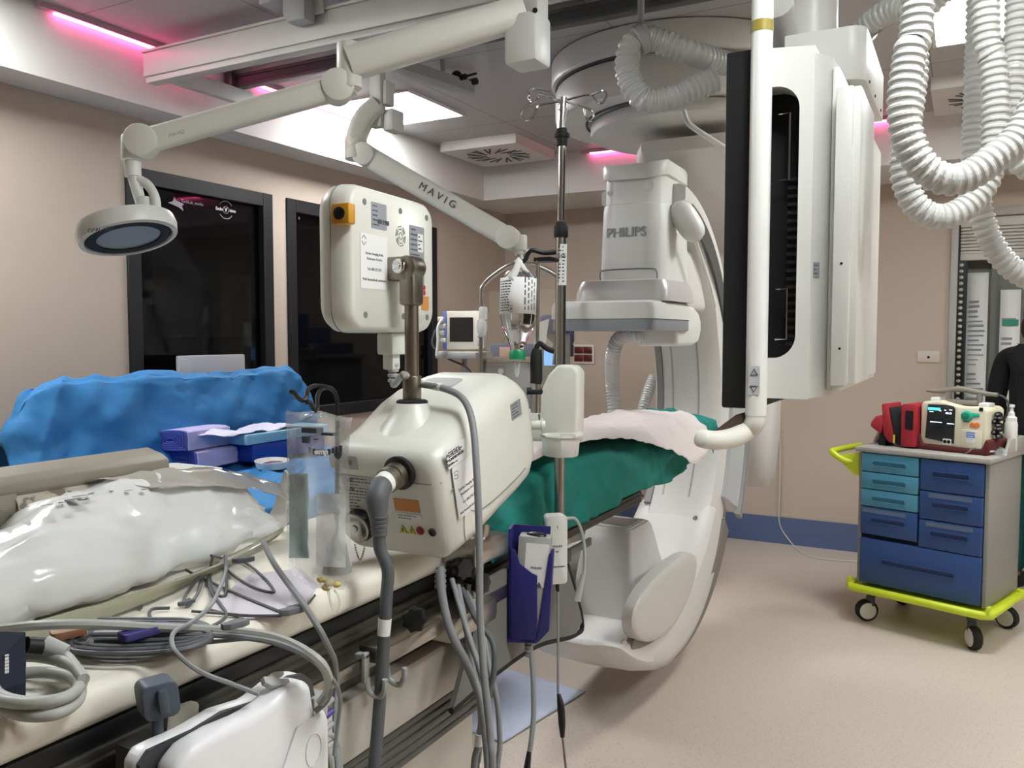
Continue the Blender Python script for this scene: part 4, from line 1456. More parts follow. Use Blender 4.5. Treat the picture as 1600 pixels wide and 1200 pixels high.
mb.prism([(-33 * k2, -82 * k2), (20 * k2, -70 * k2), (30 * k2, 90 * k2), (-33 * k2, 92 * k2)], c, ux_, uy_, -.034, -.03, .001)
mb.prism([(-33 * k2, -86 * k2), (12 * k2, -86 * k2), (12 * k2, -80 * k2), (-33 * k2, -80 * k2)], c, ux_, uy_, -.03, .026, .001)
mb.build('shell', NAVY, hold)
rm = thing('remote_control', 'grey handheld remote with black top standing in the blue holster', 'remote', P(832, 985, rd))
mb = MB()
rx = (ux_ * 1.0 + uy_ * -.06).normalized()
ry = nz_.cross(rx)
mb.prism(rrect(50 * k2, 148 * k2, .004, 3, 3 * k2, 6 * k2), c, rx, ry, -.024, .018, .003)
mb.build('case', LGREY, rm)
card(c + rx * (8 * k2) + ry * (36 * k2) + nz_ * .0185, rx, ry, 36 * k2, 68 * k2, rm, PAPER, rows=0)
text('PHILIPS', .0085, c + rx * (8 * k2) + ry * (32 * k2) + nz_ * .0195, rx, ry, INK, rm)
text('xper', .005, c + rx * (8 * k2) + ry * (22 * k2) + nz_ * .0195, rx, ry, INKL, rm)
mb = MB()
q = c + rx * (14 * k2) + ry * (6 * k2) + nz_ * .0195
mb.prism([(-.007, -.005), (.007, -.005), (0, .008)], q, rx, ry, 0, .0005)
mb.build('warning_triangle', INK, rm)
mb = MB()
q = c + rx * (4 * k2) + ry * (80 * k2) + nz_ * -.004
mb.ball(q, (.028, .016, .008), 16)
mb.build('top_button', BLACK, rm)
cd_ = [P(826, 998, rd), P(829, 1012, rd), P(833, 1060, rd - .02), P(834, 1110, rd - .04), P(831, 1150, rd - .06), P(827, 1178, rd - .07)]
MB().tube(cd_, .0065, 10, 6).build('cord', CABLE, rm)
mb = MB()
for j in range(4): mb.lathe([(.008, 0), (.0105, .002), (.0105, .008), (.008, .010)], cd_[0] + V((0, 0, -.002 - .011 * j)), (0, 0, -1), 14)
mb.build('cord_relief', CABLE, rm)
pe = P(818, 1260, rd - .1)
MB().tube([pe, V((pe.x, pe.y, .02))], .006, 8).build('cord_end', CABLE, rm)
MB().tube([P(827, 1174, rd - .07), P(823, 1205, rd - .08), P(818, 1260, rd - .1)], [.006, .0075, .009, .0095, .0095], 10, 2).build('cord_sleeve', BLACK, rm)

wd_ = 2.28
t = thing('wireless_unit', 'slim white remote unit with rounded corners hung below the drip pole', 'remote', P(870, 912, wd_))
c = P(869, 858, wd_)
kk = wd_ / FPX
wu = V((.75, .66, 0)).normalized()
wn = wu.cross(V((0, 0, 1)))
mb = MB()
mb.prism(rrect(33 * kk, 108 * kk, .010, 4), c + RT * 0, wu, (0, 0, 1), -.03, .012, .004)
mb.build('case', WHITE, t)
mb = MB()
mb.prism(rrect(12 * kk, 16 * kk, .004, 3), c + wn * .0005 + V((0, 0, 36 * kk)), wu, (0, 0, 1), .0, .0128)
q = c + wn * .0125
text('PHILIPS', .0085, q + V((0, 0, 6 * kk)), wu, (0, 0, 1), INK, t)
text('xper', .005, q + V((0, 0, -2 * kk)), wu, (0, 0, 1), INKL, t)
text('Remote Control', .006, q + V((0, 0, -26 * kk)), wu, (0, 0, 1), INK, t)
text('I', .013, q + V((0, 0, 36 * kk)), wu, (0, 0, 1), INK, t)
MB().tube([P(886, 810, wd_), P(900, 812, wd_), P(910, 835, wd_), P(914, 870, wd_), P(911, 905, wd_), P(906, 920, wd_)], .0045, 8, 6).build('side_cord', CABLEL, t)
MB().tube([P(911, 898, wd_), P(906, 920, wd_), P(901, 938, wd_)], [.006, .007, .009, .011, .012], 10, 2).build('cord_plug', CABLEL, t)
MB().tube([P(871, 908, wd_), P(872, 960, wd_), P(872, 1090, wd_ - .02)], .0036, 8, 5).build('lower_cord', CABLE, t)
MB().tube([P(871, 908, wd_), P(871, 918, wd_), P(872, 924, wd_)], [.006, .006, .005, .004], 8, 2).build('cord_relief', BLACK, t)
MB().tube([P(873, 1084, wd_ - .02), P(877, 1110, wd_ - .03), P(879, 1152, wd_ - .04)], [.0045, .009, .0105, .010, .006], 10, 2).build('cord_sleeve', BLACK, t)
pe = P(885, 1230, wd_ - .06)
MB().tube([P(879, 1150, wd_ - .04), P(882, 1180, wd_ - .05), pe, V((pe.x, pe.y, .02))], .0035, 8, 4).build('end_wire', STEEL, t)

# ------------------------------------------------------------------ things lying on the near half of the table
BAGW = mat('bag_white_plastic', '#dfe0de', .16, var=.04, scale=4, bump=.12, bscale=18)
BAGF = film('bag_clear_film', '#c3beb6', .42, .07, bump=.25, bscale=14)
mb = MB()
net = [
    [(-1.62, .35, 1.07), (-1.60, .70, 1.12), (-1.60, 1.02, 1.22), (-1.61, 1.27, 1.235), (-1.585, 1.38, 1.215)],
    [(-1.54, .40, 1.09), (-1.54, .70, 1.145), (-1.535, 1.0, 1.235), (-1.55, 1.27, 1.245), (-1.53, 1.42, 1.215)],
    [(-1.46, .40, 1.12), (-1.46, .70, 1.165), (-1.46, .97, 1.225), (-1.49, 1.25, 1.205), (-1.49, 1.46, 1.16)],
    [(-1.38, .40, 1.13), (-1.37, .66, 1.165), (-1.385, .95, 1.18), (-1.43, 1.22, 1.15), (-1.46, 1.5, 1.11)],
    [(-1.36, .40, 1.09), (-1.355, .66, 1.105), (-1.355, .95, 1.095), (-1.40, 1.2, 1.09), (-1.45, 1.52, 1.085)],
    [(-1.38, .38, 1.066), (-1.38, .66, 1.066), (-1.385, .95, 1.066), (-1.42, 1.2, 1.066), (-1.46, 1.5, 1.068)]]
bag = tag(MB().patch(net, 12, .010, 11, 5, crease=1.3).build('plastic_bag', BAGW, solid=.0012), 'big crumpled white plastic bag lying on the near end of the table', 'bag')
mb = MB()
net = [[(-1.60, 1.10, 1.245), (-1.60, 1.27, 1.25), (-1.58, 1.42, 1.235), (-1.57, 1.55, 1.20)],
       [(-1.54, 1.14, 1.255), (-1.545, 1.28, 1.258), (-1.52, 1.44, 1.225), (-1.51, 1.57, 1.175)],
       [(-1.48, 1.18, 1.235), (-1.485, 1.3, 1.22), (-1.475, 1.47, 1.18), (-1.46, 1.56, 1.14)]]
fb = MB().patch(net, 8, .012, 14, 2).build('clear_window', BAGF, bag, solid=.0006)
mb = MB()
rg = random.Random(12)
for k in range(17):
    u = k / 17
    p = V((-1.50 + .02 * math.sin(k), .74 + u * .5, 1.228 + .012 * math.sin(u * 3)))
    w_ = rg.uniform(.006, .018)
    if k in (9, 10): w_ = .025
    mb.box(p, (.03 if k in (9, 10) else .014, w_, .001), R=Matrix.Rotation(-.16, 3, 'Y'))
mb.build('faded_print', INKL, bag)
# clear folded sleeve under the bag and a white folded sheet standing behind it
sl = MB().patch([[(-1.37, .42, 1.072), (-1.36, .7, 1.072), (-1.34, .98, 1.072), (-1.37, 1.22, 1.075), (-1.44, 1.5, 1.09)],
                 [(-1.33, .42, 1.085), (-1.315, .7, 1.09), (-1.30, .95, 1.09), (-1.33, 1.2, 1.085), (-1.42, 1.48, 1.085)],
                 [(-1.30, .42, 1.068), (-1.28, .7, 1.068), (-1.285, .92, 1.068), (-1.33, 1.16, 1.068), (-1.40, 1.4, 1.07)]], 7, .004, 12, 4)
tag(sl.build('plastic_sleeve', film('sleeve_greenish', '#a9a68d', .35, .15, bump=.2, bscale=15), solid=.0006), 'greenish clear plastic sleeve sticking out under the white bag', 'sleeve')
mb = MB()
pl = [A(405, 835, 0, -1.52), A(440, 832, 0, -1.50), A(462, 800, 0, -1.48), A(452, 742, 0, -1.48), A(444, 735, 0, -1.5), A(428, 790, 0, -1.51)]
mb.loft([[q for q in pl], [q + V((-.006, .01, 0)) for q in pl]])
tag(mb.build('folded_sheet', PAPER), 'small white folded sheet standing up behind the clear hanging pouch', 'sheet')

# clear pouch on black wire hooks
pd = 1.53
hk_ = thing('wire_hook', 'black double wire hook holding the clear pouch beside the injector', 'hook', P(524, 735, pd + .1))
MB().tube([P(453, 612, pd - .05), P(460, 614, pd - .05), P(466, 622, pd - .04), P(473, 626, pd - .03), P(479, 620, pd - .02), P(481, 609, pd), P(492, 603, pd + .03), P(508, 604, pd + .06), P(520, 610, pd + .09), P(526, 622, pd + .1), P(527, 650, pd + .1), P(526, 850, pd + .1)], .0042, 8, 6).build('hook', BLACK, hk_)
MB().tube([P(478, 629, pd - .03), P(484, 629, pd - .03), P(488, 636, pd - .02), P(493, 641, pd - .01), P(496, 636, pd), P(496, 620, pd + .02), P(503, 608, pd + .05), P(516, 606, pd + .08), P(524, 614, pd + .1)], .0042, 8, 6).build('hook', BLACK, hk_)
MB().cyl(A(526, 850, 2, 1.12), V(A(526, 850, 2, 1.12)) - V((0, 0, .058)), .02, .03).build('foot', BLACK, hk_)
pch = thing('clear_pouch', 'clear plastic pouch with dark print and small packets, hanging from a black hook', 'pouch', P(500, 925, pd))
PF = film('pouch_film', '#e2e5e4', .74, .06, bump=.5, bscale=45)
outl = [(447, 642, 551, 652), (446, 660, 548, 668), (449, 720, 545, 724), (447, 790, 546, 790), (449, 850, 549, 852), (456, 895, 550, 886), (488, 918, 536, 922)]
for s_, nm in ((-.012, 'front_film'), (.022, 'back_film')):
    net = []
    for i, (x0, ya, x1, yb_) in enumerate(outl):
        net.append([P(x0 + (x1 - x0) * f, ya + (yb_ - ya) * f + (-6 if i == 0 and f == .5 else 0), pd + s_ * math.sin(math.pi * f) * (0 if i == 0 else 1) + (.012 * math.sin(f * 9 + i))) for f in (0, .25, .5, .75, 1)])
    MB().patch(net, 6, .004, 28, s_ * 100).build(nm, PF, pch)
TEAL = mat('packet_teal', '#4f8580', .5, var=.2, scale=20)
net = [[P(x, y_, pd + .008 + .006 * math.sin(x)) for x in (452, 466, 482)] for y_ in (740, 780, 830, 872)]
MB().patch(net, 5, .004, 30, 2).build('teal_packet', TEAL, pch, solid=.002)
net = [[P(x, y_ + (x - 500) * .05, pd + .004 + .004 * math.sin(x + y_)) for x in (494, 515, 540)] for y_ in (770, 800, 850, 885)]
MB().patch(net, 5, .004, 30, 7).build('white_packet', film('packet_white', '#dcdfdd', .35, .2, bump=.4, bscale=50), pch)
net = [[P(x, y_, pd - .013) for x in (470, 495, 528)] for y_ in (668, 690)]
mb = MB()
for (x, y_, w_, h_) in ((488, 672, 34, 8), (515, 678, 26, 4), (478, 687, 13, 10), (494, 686, 10, 2)):
    mb.bb(P(x - w_ / 2, y_ - h_ / 2, pd - .016), P(x + w_ / 2, y_ + h_ / 2, pd - .016) + V((0, .0006, 0)))
mb.build('dark_print', INK, pch)
mb = MB()
for k in range(9):
    a = -.9 + k * .23
    mb.bb(P(482 + k * 6, 699 + 4 * math.sin(k * .5), pd - .016), P(487 + k * 6, 708 + 4 * math.sin(k * .5), pd - .016) + V((0, .0006, 0)))
mb.ball(P(528, 708, pd - .012), (.010, .003, .011), 10)
mb.build('bold_print', INK, pch)
text('emp', .014, P(502, 706, pd - .022), RT, UP, PAPER, pch, bold=.0006)
mb = MB()
for x, y_ in ((502, 905), (515, 910), (525, 913), (510, 918)): mb.ball(P(x, y_, pd - .002), (.010, .008, .006), 10)
mb.build('yellow_clips', mat('clip_yellow', '#c9b45a', .4), pch)
MB().tube([P(512, 920, pd), P(516, 938, pd), P(522, 955, pd), P(529, 952, pd), P(530, 935, pd), P(522, 922, pd)], .0022, 6, 5).build('clear_tube_loop', CLR, pch)

# cables lying on the mattress
zt = TZ + .006


def lay(pts, z_=zt): return [A(x, y_, 2, (z_ if len(q) < 3 else q[2])) for q in pts for x, y_ in [q[:2]]]


def cable(name, lab, pts, r, m=CABLED, k=7, group=None, n=8, flat=1):
    w_ = lay(pts)
    return tag(MB().tube(w_, r, n, k).build(name, m), lab, 'cable', group)


# broad pale cables running along the table to the white module
cable('monitor_cable', 'thick pale cable crossing the table before the bag, curving to the white module',
      [(-60, 985, 1.10), (0, 983, 1.115), (60, 977, 1.125), (140, 975, 1.12), (240, 980, 1.10), (330, 984, 1.085), (400, 990, 1.08), (450, 1003, 1.075), (495, 1030, 1.06), (512, 1055, 1.03), (512, 1080, .99), (500, 1098, .97)], .0075, CABLEL)
cable('monitor_cable', 'second pale cable following the thick one over the table edge to the module',
      [(90, 992, 1.075), (200, 990, 1.085), (330, 992, 1.08), (410, 1000, 1.075), (460, 1015, 1.07), (500, 1040, 1.05), (515, 1075, 1.0), (510, 1095, .97), (492, 1112, .955)], .005, CABLE)
cable('monitor_cable', 'thin cable bowing out low over the mattress edge beside the thick pale one',
      [(150, 1015), (230, 1012), (330, 1003), (400, 998, 1.07), (450, 1008, 1.07), (490, 1032, 1.05), (520, 1062, 1.02), (531, 1090, .98), (528, 1130, .93), (522, 1180, .88)], .0035, CABLE)
# flat dark bundle
rg = random.Random(4)
for k in range(9):
    o_ = k * 3.2
    pts = [(92 + 6 * k, 985 + o_ * .9 + rg.uniform(-2, 2)), (150, 975 + o_ * 1.2 - 6), (230, 968 + o_ * 1.3), (300, 970 + o_ * 1.1), (330, 985 + o_ * .5), (290, 1000 + o_ * .55), (220, 1006 + o_ * .6), (150, 1006 + o_ * .6), (110, 998 + o_ * .7)]
    w_ = lay(pts, zt + .003 + (k % 3) * .007)
    tag(MB().tube(w_, .0042, 8, 7, closed=True).build('coiled_lead', CABLED), 'dark grey lead wound in the flat coil on the mattress', 'cable', 'dark leads coiled on the mattress')
mb = MB()
tag(MB().prism(rrect(.075, .028, .006, 3), A(226, 992, 2, zt + .024), (.2, .98, 0), (-.98, .2, 0), 0, .012, .003).build('lead_connector', mat('connector_violet', '#403a78', .5)), 'small violet connector block in the dark coil', 'connector')
tag(MB().prism(rrect(.05, .028, .006, 3), A(107, 994, 2, zt + .024), (.4, .9, 0), (-.9, .4, 0), 0, .012, .003).build('lead_connector', mat('connector_brown', '#8a5f45', .5)), 'small brown connector at the left end of the dark coil', 'connector')
lp = lay([(322, 950), (392, 898), (470, 890), (497, 915), (470, 958), (385, 968)], TZ + .002)
tag(MB().loft([lp, [p + V((0, 0, .002)) for p in lp]]).build('paper_slip', mat('paper_lilac', '#cfc9d2', .8)), 'pale lilac paper slip under the loose dark leads', 'paper')
# loose leads with clips
leads = [
    ('lead from under the bag dropping in a loop behind the pouch', [(330, 868, 1.10), (345, 872), (380, 878), (410, 900), (428, 922), (420, 925), (390, 915), (360, 895), (345, 878)], .0028),
    ('small lead looping between the bag and the pouch', [(332, 870, 1.10), (328, 900), (335, 925), (352, 930), (354, 900), (350, 880), (338, 885), (326, 905), (330, 925), (345, 945), (352, 965), (310, 985), (262, 975), (235, 965), (238, 952), (265, 950)], .003),
    ('straight lead ending in the grey clip by the pouch', [(290, 890, 1.08), (305, 898), (370, 928), (440, 957)], .0028),
    ('lead running flat to the same grey clip', [(300, 955), (340, 958), (390, 962), (440, 962)], .0028),
    ('lead curling round the black clip near the bag corner', [(312, 897, 1.08), (300, 915), (288, 935), (295, 945), (310, 925), (316, 905)], .0028),
    ('faint lead between clip and pouch tail', [(468, 955), (480, 945), (492, 930)], .0022),
    ('black lead near the sleeve at the left', [(220, 950), (223, 940), (222, 935, 1.075)], .003)]
for lab, pts, r in leads: cable('ecg_lead', lab, pts, r, CABLED, group='loose dark leads')
cable('ecg_lead', 'long grey lead arching over the mattress edge to the clip on the white module',
      [(352, 868, 1.12), (353, 890, 1.10), (345, 915, 1.10), (330, 945, 1.10), (300, 972, 1.10), (275, 985, 1.105), (268, 1000, 1.105), (276, 1020, 1.10), (310, 1048, 1.07), (360, 1068, 1.04), (403, 1084, 1.02)], .0036, CABLE)
cable('ecg_lead', 'pale thick lead sloping from the bag down past the rail hooks',
      [(412, 848, 1.13), (425, 875, 1.12), (445, 905, 1.10), (475, 945, 1.08), (500, 985, 1.05), (515, 1015, 1.0), (523, 1035, .96), (526, 1075, .90), (524, 1140, .85), (530, 1220, .8)], .0055, CABLE)
CLIP = mat('clip_grey', '#6b6e72', .5)


def clip(q, dirx, lab, m=CLIP, s=1, nrm=V((0, 0, 1))):
    dirx = V(dirx).normalized()
    v_ = nrm.cross(dirx).normalized()
    n_ = dirx.cross(v_)
    c = thing('lead_clip', lab, 'clip', q, 'grey lead clips')
    mb = MB()
    mb.prism([(-.016 * s, -.004 * s), (-.008 * s, -.009 * s), (.012 * s, -.009 * s), (.02 * s, -.005 * s), (.02 * s, 0), (.008 * s, 0), (-.004 * s, .004 * s), (-.016 * s, .004 * s)], q, dirx, v_, 0, .008 * s, .001)
    mb.build('jaw', m, c)
    mb = MB()
    mb.prism([(-.006 * s, .003 * s), (.006 * s, .002 * s), (.016 * s, .006 * s), (.018 * s, .011 * s), (.004 * s, .011 * s), (-.004 * s, .008 * s)], q + n_ * .001, dirx, v_, 0, .006 * s, .001)
    mb.build('lever', m, c)
    return c


clip(A(455, 958, 2, zt), (.3, .95, 0), 'grey lead clip lying on the mattress beside the pouch', s=1.35)
clip(A(365, 980, 2, 1.10), (.3, .95, 0), 'grey clip gripping the thick pale cable', s=1.2)
clip(A(290, 944, 2, zt), (.1, .95, 0), 'dark clip in the tangle beside the sleeve', m=CABLED, s=.9)
clip(A(378, 878, 2, zt + .03), (.5, .85, 0), 'dark clip under the right corner of the white bag', m=CABLED, s=1.2)
clip(A(425, 1080, 0, -.93) + V((0, 0, .014)), (.2, .9, -.25), 'pale clip on top of the white module', m=LGREY, s=1.25, nrm=V((.7, 0, .7)))

# arm cuff with its pale hose coil
coil = []
for k in range(72):
    a = k / 72 * 2 * math.pi * 3
    f = k / 72
    rx_, ry_ = 78 - 20 * math.sin(a * .33), 38
    coil.append((52 + (74 + 14 * math.sin(f * 9)) * math.cos(a), 1070 + 5 * math.cos(f * 12) + (34 + 12 * math.sin(f * 7 + 1)) * math.sin(a), zt + .006 + .012 * f * 2))
coil.append((108, 1030, zt + .03))
coil.append((90, 1018, zt + .036))
tag(MB().tube(lay(coil), .0078, 10, 3).build('cuff_hose', CABLEL), 'thick pale hose coiled on the near corner of the mattress', 'hose')
cf = thing('pressure_cuff', 'navy arm cuff with white marks at the left edge of the table', 'cuff', A(0, 1080, 2, zt))
q0, q1, q2, q3 = A(-70, 985, 2, 1.14), A(40, 988, 2, 1.135), A(39, 1066, 2, 1.085), A(-70, 1100, 2, 1.08)
MB().loft([[q0, q1, q2, q3], [p - V((0, 0, .03)) for p in (q0, q1, q2, q3)]]).build('wrap', mat('cuff_navy', '#141c2e', .8, var=.2, scale=40), cf)
nn = (q1 - q0).cross(q3 - q0).normalized()
if nn.z < 0: nn = -nn
ex = (q1 - q2).normalized()
ey = nn.cross(ex)
mb = MB()
def cw(x, y_): return A(x, y_, 2, 1.112) + nn * .006
rg = random.Random(3)
for k in range(9):
    c_ = cw(12.5, 1055 - k * 5.2)
    mb.box(c_, (.0016, .0045, rg.uniform(.0025, .0045)), R=Matrix((nn, ey, ex)).transposed())
for a, b in (((22, 1020), (36, 1020)), ((24, 996), (24, 1014)), ((32, 996), (32, 1014)), ((24, 1004), (32, 1004)), ((24, 998), (32, 998))):
    mb.tube([cw(*a), cw(*b)], .0012, 5)
mb.build('white_print', PAPER, cf)
MB().cyl(A(40, 1008, 2, 1.12), A(72, 1010, 2, 1.11), .012, n=14).build('cuff_stub', BLACK, cf)
MB().cyl(A(70, 1008, 2, 1.112), A(104, 1020, 2, 1.10), .014, .011, n=14).build('connector', LGREY, cf)

# white module clamped outside the rail
mod = thing('patient_module', 'white rounded patient module with a dark stripe on the near side rail', 'module', (-.93, .88, .62))
WHT2 = mat('module_white', '#e8e8ea', .3, var=.02)
def my(x, y_, X=-.95):
    p = A(x, y_, 0, X)
    return (p.y, p.z)
top = [my(215, 1195), my(230, 1172), my(300, 1140), my(345, 1112), my(395, 1096), my(425, 1072), my(450, 1056), my(470, 1052), my(484, 1062)]
y_r = my(487, 1200)[0]
poly = top + [(y_r + .006, .95), (y_r + .004, .62), (top[0][0] - .0, .62)]
mb = MB()
mb.prism(poly, (-.985, 0, 0), (0, 1, 0), (0, 0, 1), .0, .032, .012, 3)
mb.build('back_shell', WHT2, mod)
mb = MB()
ins = [(p[0] + .006, p[1] - .006) if i < 2 else p for i, p in enumerate(poly)]
mb.prism(poly, (-.953, 0, 0), (0, 1, 0), (0, 0, 1), .0, .007)
mb.build('dark_stripe', DGREY, mod)
mb = MB()
poly2 = [(max(p[0], poly[3][0] - .07), p[1]) for p in poly[2:]]
poly2 = [my(x, y_, -.915) for x, y_ in ((262, 1200), (290, 1164), (335, 1138), (383, 1118), (415, 1097), (440, 1071), (462, 1060), (478, 1066))]
poly2 = poly2 + [(poly2[-1][0] + .008, .95), (poly2[-1][0] + .006, .62), (poly2[0][0] - .002, .62)]
mb.prism(poly2, (-.946, 0, 0), (0, 1, 0), (0, 0, 1), .0, .046, .014, 3)
mb.build('front_shell', WHT2, mod)
mb = MB()
cx_, cz_ = (poly[3][0] + y_r) / 2 + .02, .87
mb.prism([(poly[3][0] + .05, .86), (y_r - .09, .945), (y_r - .03, .95), (y_r - .02, .93), (y_r - .02, .66), (poly[3][0] + .03, .66), (poly[3][0] + .035, .84)], (-.9, 0, 0), (0, 1, 0), (0, 0, 1), 0, .004, .002)
mb.build('raised_panel', WHT2, mod)
mb = MB()
c = V((-.8955, y_r - .055, .895))
mb.tube([c + V((0, .018 * math.cos(x), .026 * math.sin(x))) for x in [i * .35 for i in range(18)]], .0012, 5, closed=True)
mb.build('embossed_ring', WHT2, mod)
PURP = mat('plug_purple', '#4a3a92', .4)
for k, (x, y_, m_, nm) in enumerate(((498, 1088, LGREY, 'plug'), (502, 1106, LGREY, 'plug'), (502, 1125, PURP, 'plug'), (497, 1148, LGREY, 'plug'), (495, 1180, LGREY, 'plug'))):
    q = A(x, y_, 0, -.955)
    yb0 = y_r - .005
    mb = MB()
    mb.bb((-.972, yb0, q.z - .011), (-.938, yb0 + .035, q.z + .011), .004)
    mb.cyl((-.955, yb0 + .03, q.z), (-.95, yb0 + .06, q.z + .008), .007, .005)
    if k == 3: mb.use(1).bb((-.938, yb0 + .008, q.z - .02), (-.934, yb0 + .026, q.z - .002))
    mb.build(nm, [m_, RED], mod)
for lab, pts in (('pale lead from the module curving down at its right', [(507, 1148, .96), (520, 1150, .95), (530, 1170, .92), (533, 1220, .86)]),
                 ('thin lead hanging down from the lower module plug', [(500, 1140, .97), (508, 1160, .94), (515, 1190, .9), (522, 1250, .82)])):
    c = tag(MB().tube([A(x, y_, 0, -.95) for x, y_, _ in pts], .0045, 8, 6).build('module_lead', CABLEL), lab, 'cable')

# blue-grey clamp knob with its bracket
kb = thing('rail_clamp', 'blue-grey clamp knob on a grey bracket at the table edge', 'clamp', (-1.0, .78, .88))
q = A(245, 1088, 0, -.985)
mb = MB()
mb.prism(rrect(.050, .052, .012, 5), q, (.35, .93, 0), (0, -.12, 1), -.014, .02, .006, 3)
mb.prism(rrect(.014, .036, .005, 3), q + V((.018, -.006, 0)), (.35, .93, 0), (0, -.12, 1), -.0, .01, .003)
mb.cyl(q - V((.0, 0, .02)), q - V((0, 0, .06)), .008)
mb.build('knob', mat('knob_blue_grey', '#48525f', .5), kb)
q = A(275, 1155, 0, -.995)
mb = MB()
mb.prism(rrect(.055, .10, .008, 4), q, (0, 1, -.12), (0, .12, 1), .0, .012, .003)
mb.build('plate', mat('bracket_taupe', '#8a867a', .45, .2), kb)
MB().bb((-1.03, q.y - .075, .86), (-.99, q.y - .02, .985), .004).build('bracket', mat('bracket_dark', '#4a4944', .5), kb)

# ------------------------------------------------------------------ control console on the far side rail
con = thing('control_console', 'taupe console bar with a worn pale roller at the far left table edge', 'console', (-1.64, 1.0, 1.06))
TP = mat('console_taupe', '#8d8778', .5, var=.06)
TPd = mat('console_dark', '#57534a', .5, var=.1)
y0_, y1_ = .55, A(255, 716, 0, -1.62).y
zt_ = A(120, 728, 0, -1.62).z
mb = MB()
mb.prism([(-.07, -.06), (.0, -.06), (.022, -.03), (.022, -.012), (.0, .0), (-.05, .012), (-.07, 0)], (-1.62, y0_, zt_), (1, 0, 0), (0, 0, 1), -(y1_ - y0_), 0, .004)
mb.build('top_rail', TP, con)
for yy in (y0_ + .25, .93, y1_ - .06):
    mb = MB()
    mb.prism([(.018, -.02), (.024, -.06), (.012, -.14), (-.04, -.14), (-.04, -.02)], (-1.62, yy, zt_), (1, 0, 0), (0, 0, 1), -.03, .02, .003)
    mb.build('bracket', TP, con)
mb = MB()
mb.bb((-1.68, y0_, zt_ - .17), (-1.63, y1_ - .02, zt_ - .05), .004)
mb.prism([(-.07, .0), (-.0, -.01), (-.02, -.16), (-.07, -.19)], (-1.62, y1_ - .03, zt_), (1, 0, 0), (0, 0, 1), -.022, .0, .004)
mb.build('back_plate', TPd, con)
def worn():
    m = mat('worn_cream', '#b7b0a0', .6, var=.1, scale=10)
    n, l = m.node_tree.nodes, m.node_tree.links
    b = n['Principled BSDF']
    src = b.inputs['Base Color'].links[0].from_socket
    nz = n.new('ShaderNodeTexNoise')
    nz.inputs['Scale'].default_value = 38
    nz.inputs['Detail'].default_value = 8
    tc = n.new('ShaderNodeTexCoord')
    l.new(tc.outputs['Object'], nz.inputs[0])
    cr = n.new('ShaderNodeValToRGB')
    cr.color_ramp.elements[0].position = .56
    cr.color_ramp.elements[0].color = (1, 1, 1, 1)
    cr.color_ramp.elements[1].position = .62
    cr.color_ramp.elements[1].color = (.4, .36, .32, 1)
    l.new(nz.outputs[0], cr.inputs[0])
    mx = n.new('ShaderNodeMix')
    mx.data_type = 'RGBA'
    mx.blend_type = 'MULTIPLY'
    mx.inputs[0].default_value = 1
    l.new(src, mx.inputs[6])
    l.new(cr.outputs[0], mx.inputs[7])
    l.new(mx.outputs[2], b.inputs['Base Color'])
    return m
MB().tube([(-1.618, .955, zt_ - .065), (-1.618, y1_ - .09, zt_ - .065)], .030, 18).build('roller', worn(), con)
MB().bb((-1.66, .7, TZ), (-1.64, 1.2, zt_ - .1), .004).build('support', TPd, con)
MB().tube([A(20, 812, 0, -1.585), A(50, 798, 0, -1.585), A(90, 791, 0, -1.585), A(130, 792, 0, -1.6), A(160, 800, 0, -1.62)], .010, 10, 6).build('grip_bar', TP, con)

# ------------------------------------------------------------------ blue draped instrument table by the left wall
BLUE = mat('blue_drape', '#2f77b0', .75, var=.1, scale=4, bump=.2, bscale=30)
bx0, bx1, bz = -3.08, -2.1, .97
yl0, yl1 = 1.85, 3.42
it = thing('instrument_table', 'instrument table wholly covered by the blue drape at the left wall', 'table', (-2.6, 2.6, 0))
MB().bb((bx0 + .06, yl0 + .12, bz - .05), (bx1 - .06, yl1 - .12, bz - .02), .004).build('tabletop', STEEL, it)
for x in (bx0 + .12, bx1 - .12):
    for y_ in (yl0 + .2, yl1 - .2): MB().cyl((x, y_, 0), (x, y_, bz - .05), .016).build('leg', STEEL, it)
MB().bb((bx0 - .005, yl0 + .3, bz - .02), (bx0 + .005, yl1 - .3, 1.2), .003).build('back_board', STEEL, it)
tl_, tr_ = A(80, 600, 0, bx0), A(452, 586, 0, bx0)
net = []
cols = [(yl0 - .06, .45), (A(30, 640, 0, bx0).y, .86), (tl_.y - .02, .97), (tl_.y + .16, 1.0), ((tl_.y + tr_.y) / 2, 1.0), (tr_.y - .3, 1.0), (tr_.y, 1.0), (tr_.y + .10, .8), (tr_.y + .17, .35)]
ztop_ = tl_.z
for y_, f in cols:
    h = bz + (ztop_ - bz) * (f if f > .5 else f)
    e = 0 if f > .5 else 1
    net.append([(bx0 - .13, y_, bz - .5), (bx0 - .09, y_, bz + .05), (bx0 - .03, y_, h - .01), (bx0 + .015, y_, h), (bx0 + .035, y_, h - .03), (bx0 + .07, y_, bz + (h - bz) * .45), (bx0 + .10, y_, bz + .02 * f), (bx0 + .16, y_, bz + .0), (-2.7, y_, bz), (-2.4, y_, bz + .004), (bx1 - .03, y_, bz - .002), (bx1 + .01, y_, bz - .08), (bx1 + .03, y_, bz - .45)])
g = MB().patch(net, 12, .016, 6.0, 8, crease=1.5).build('sterile_drape', BLUE, solid=.002)
tag(g, 'blue paper drape over the instrument table with a raised crumpled back', 'drape')

# packs, tray and box on the blue drape
LIL = mat('pack_lilac', '#ada6cf', .75, var=.06, bump=.2, bscale=40)
LILD = mat('pack_fold_blue', '#3d4a9a', .8, var=.15)


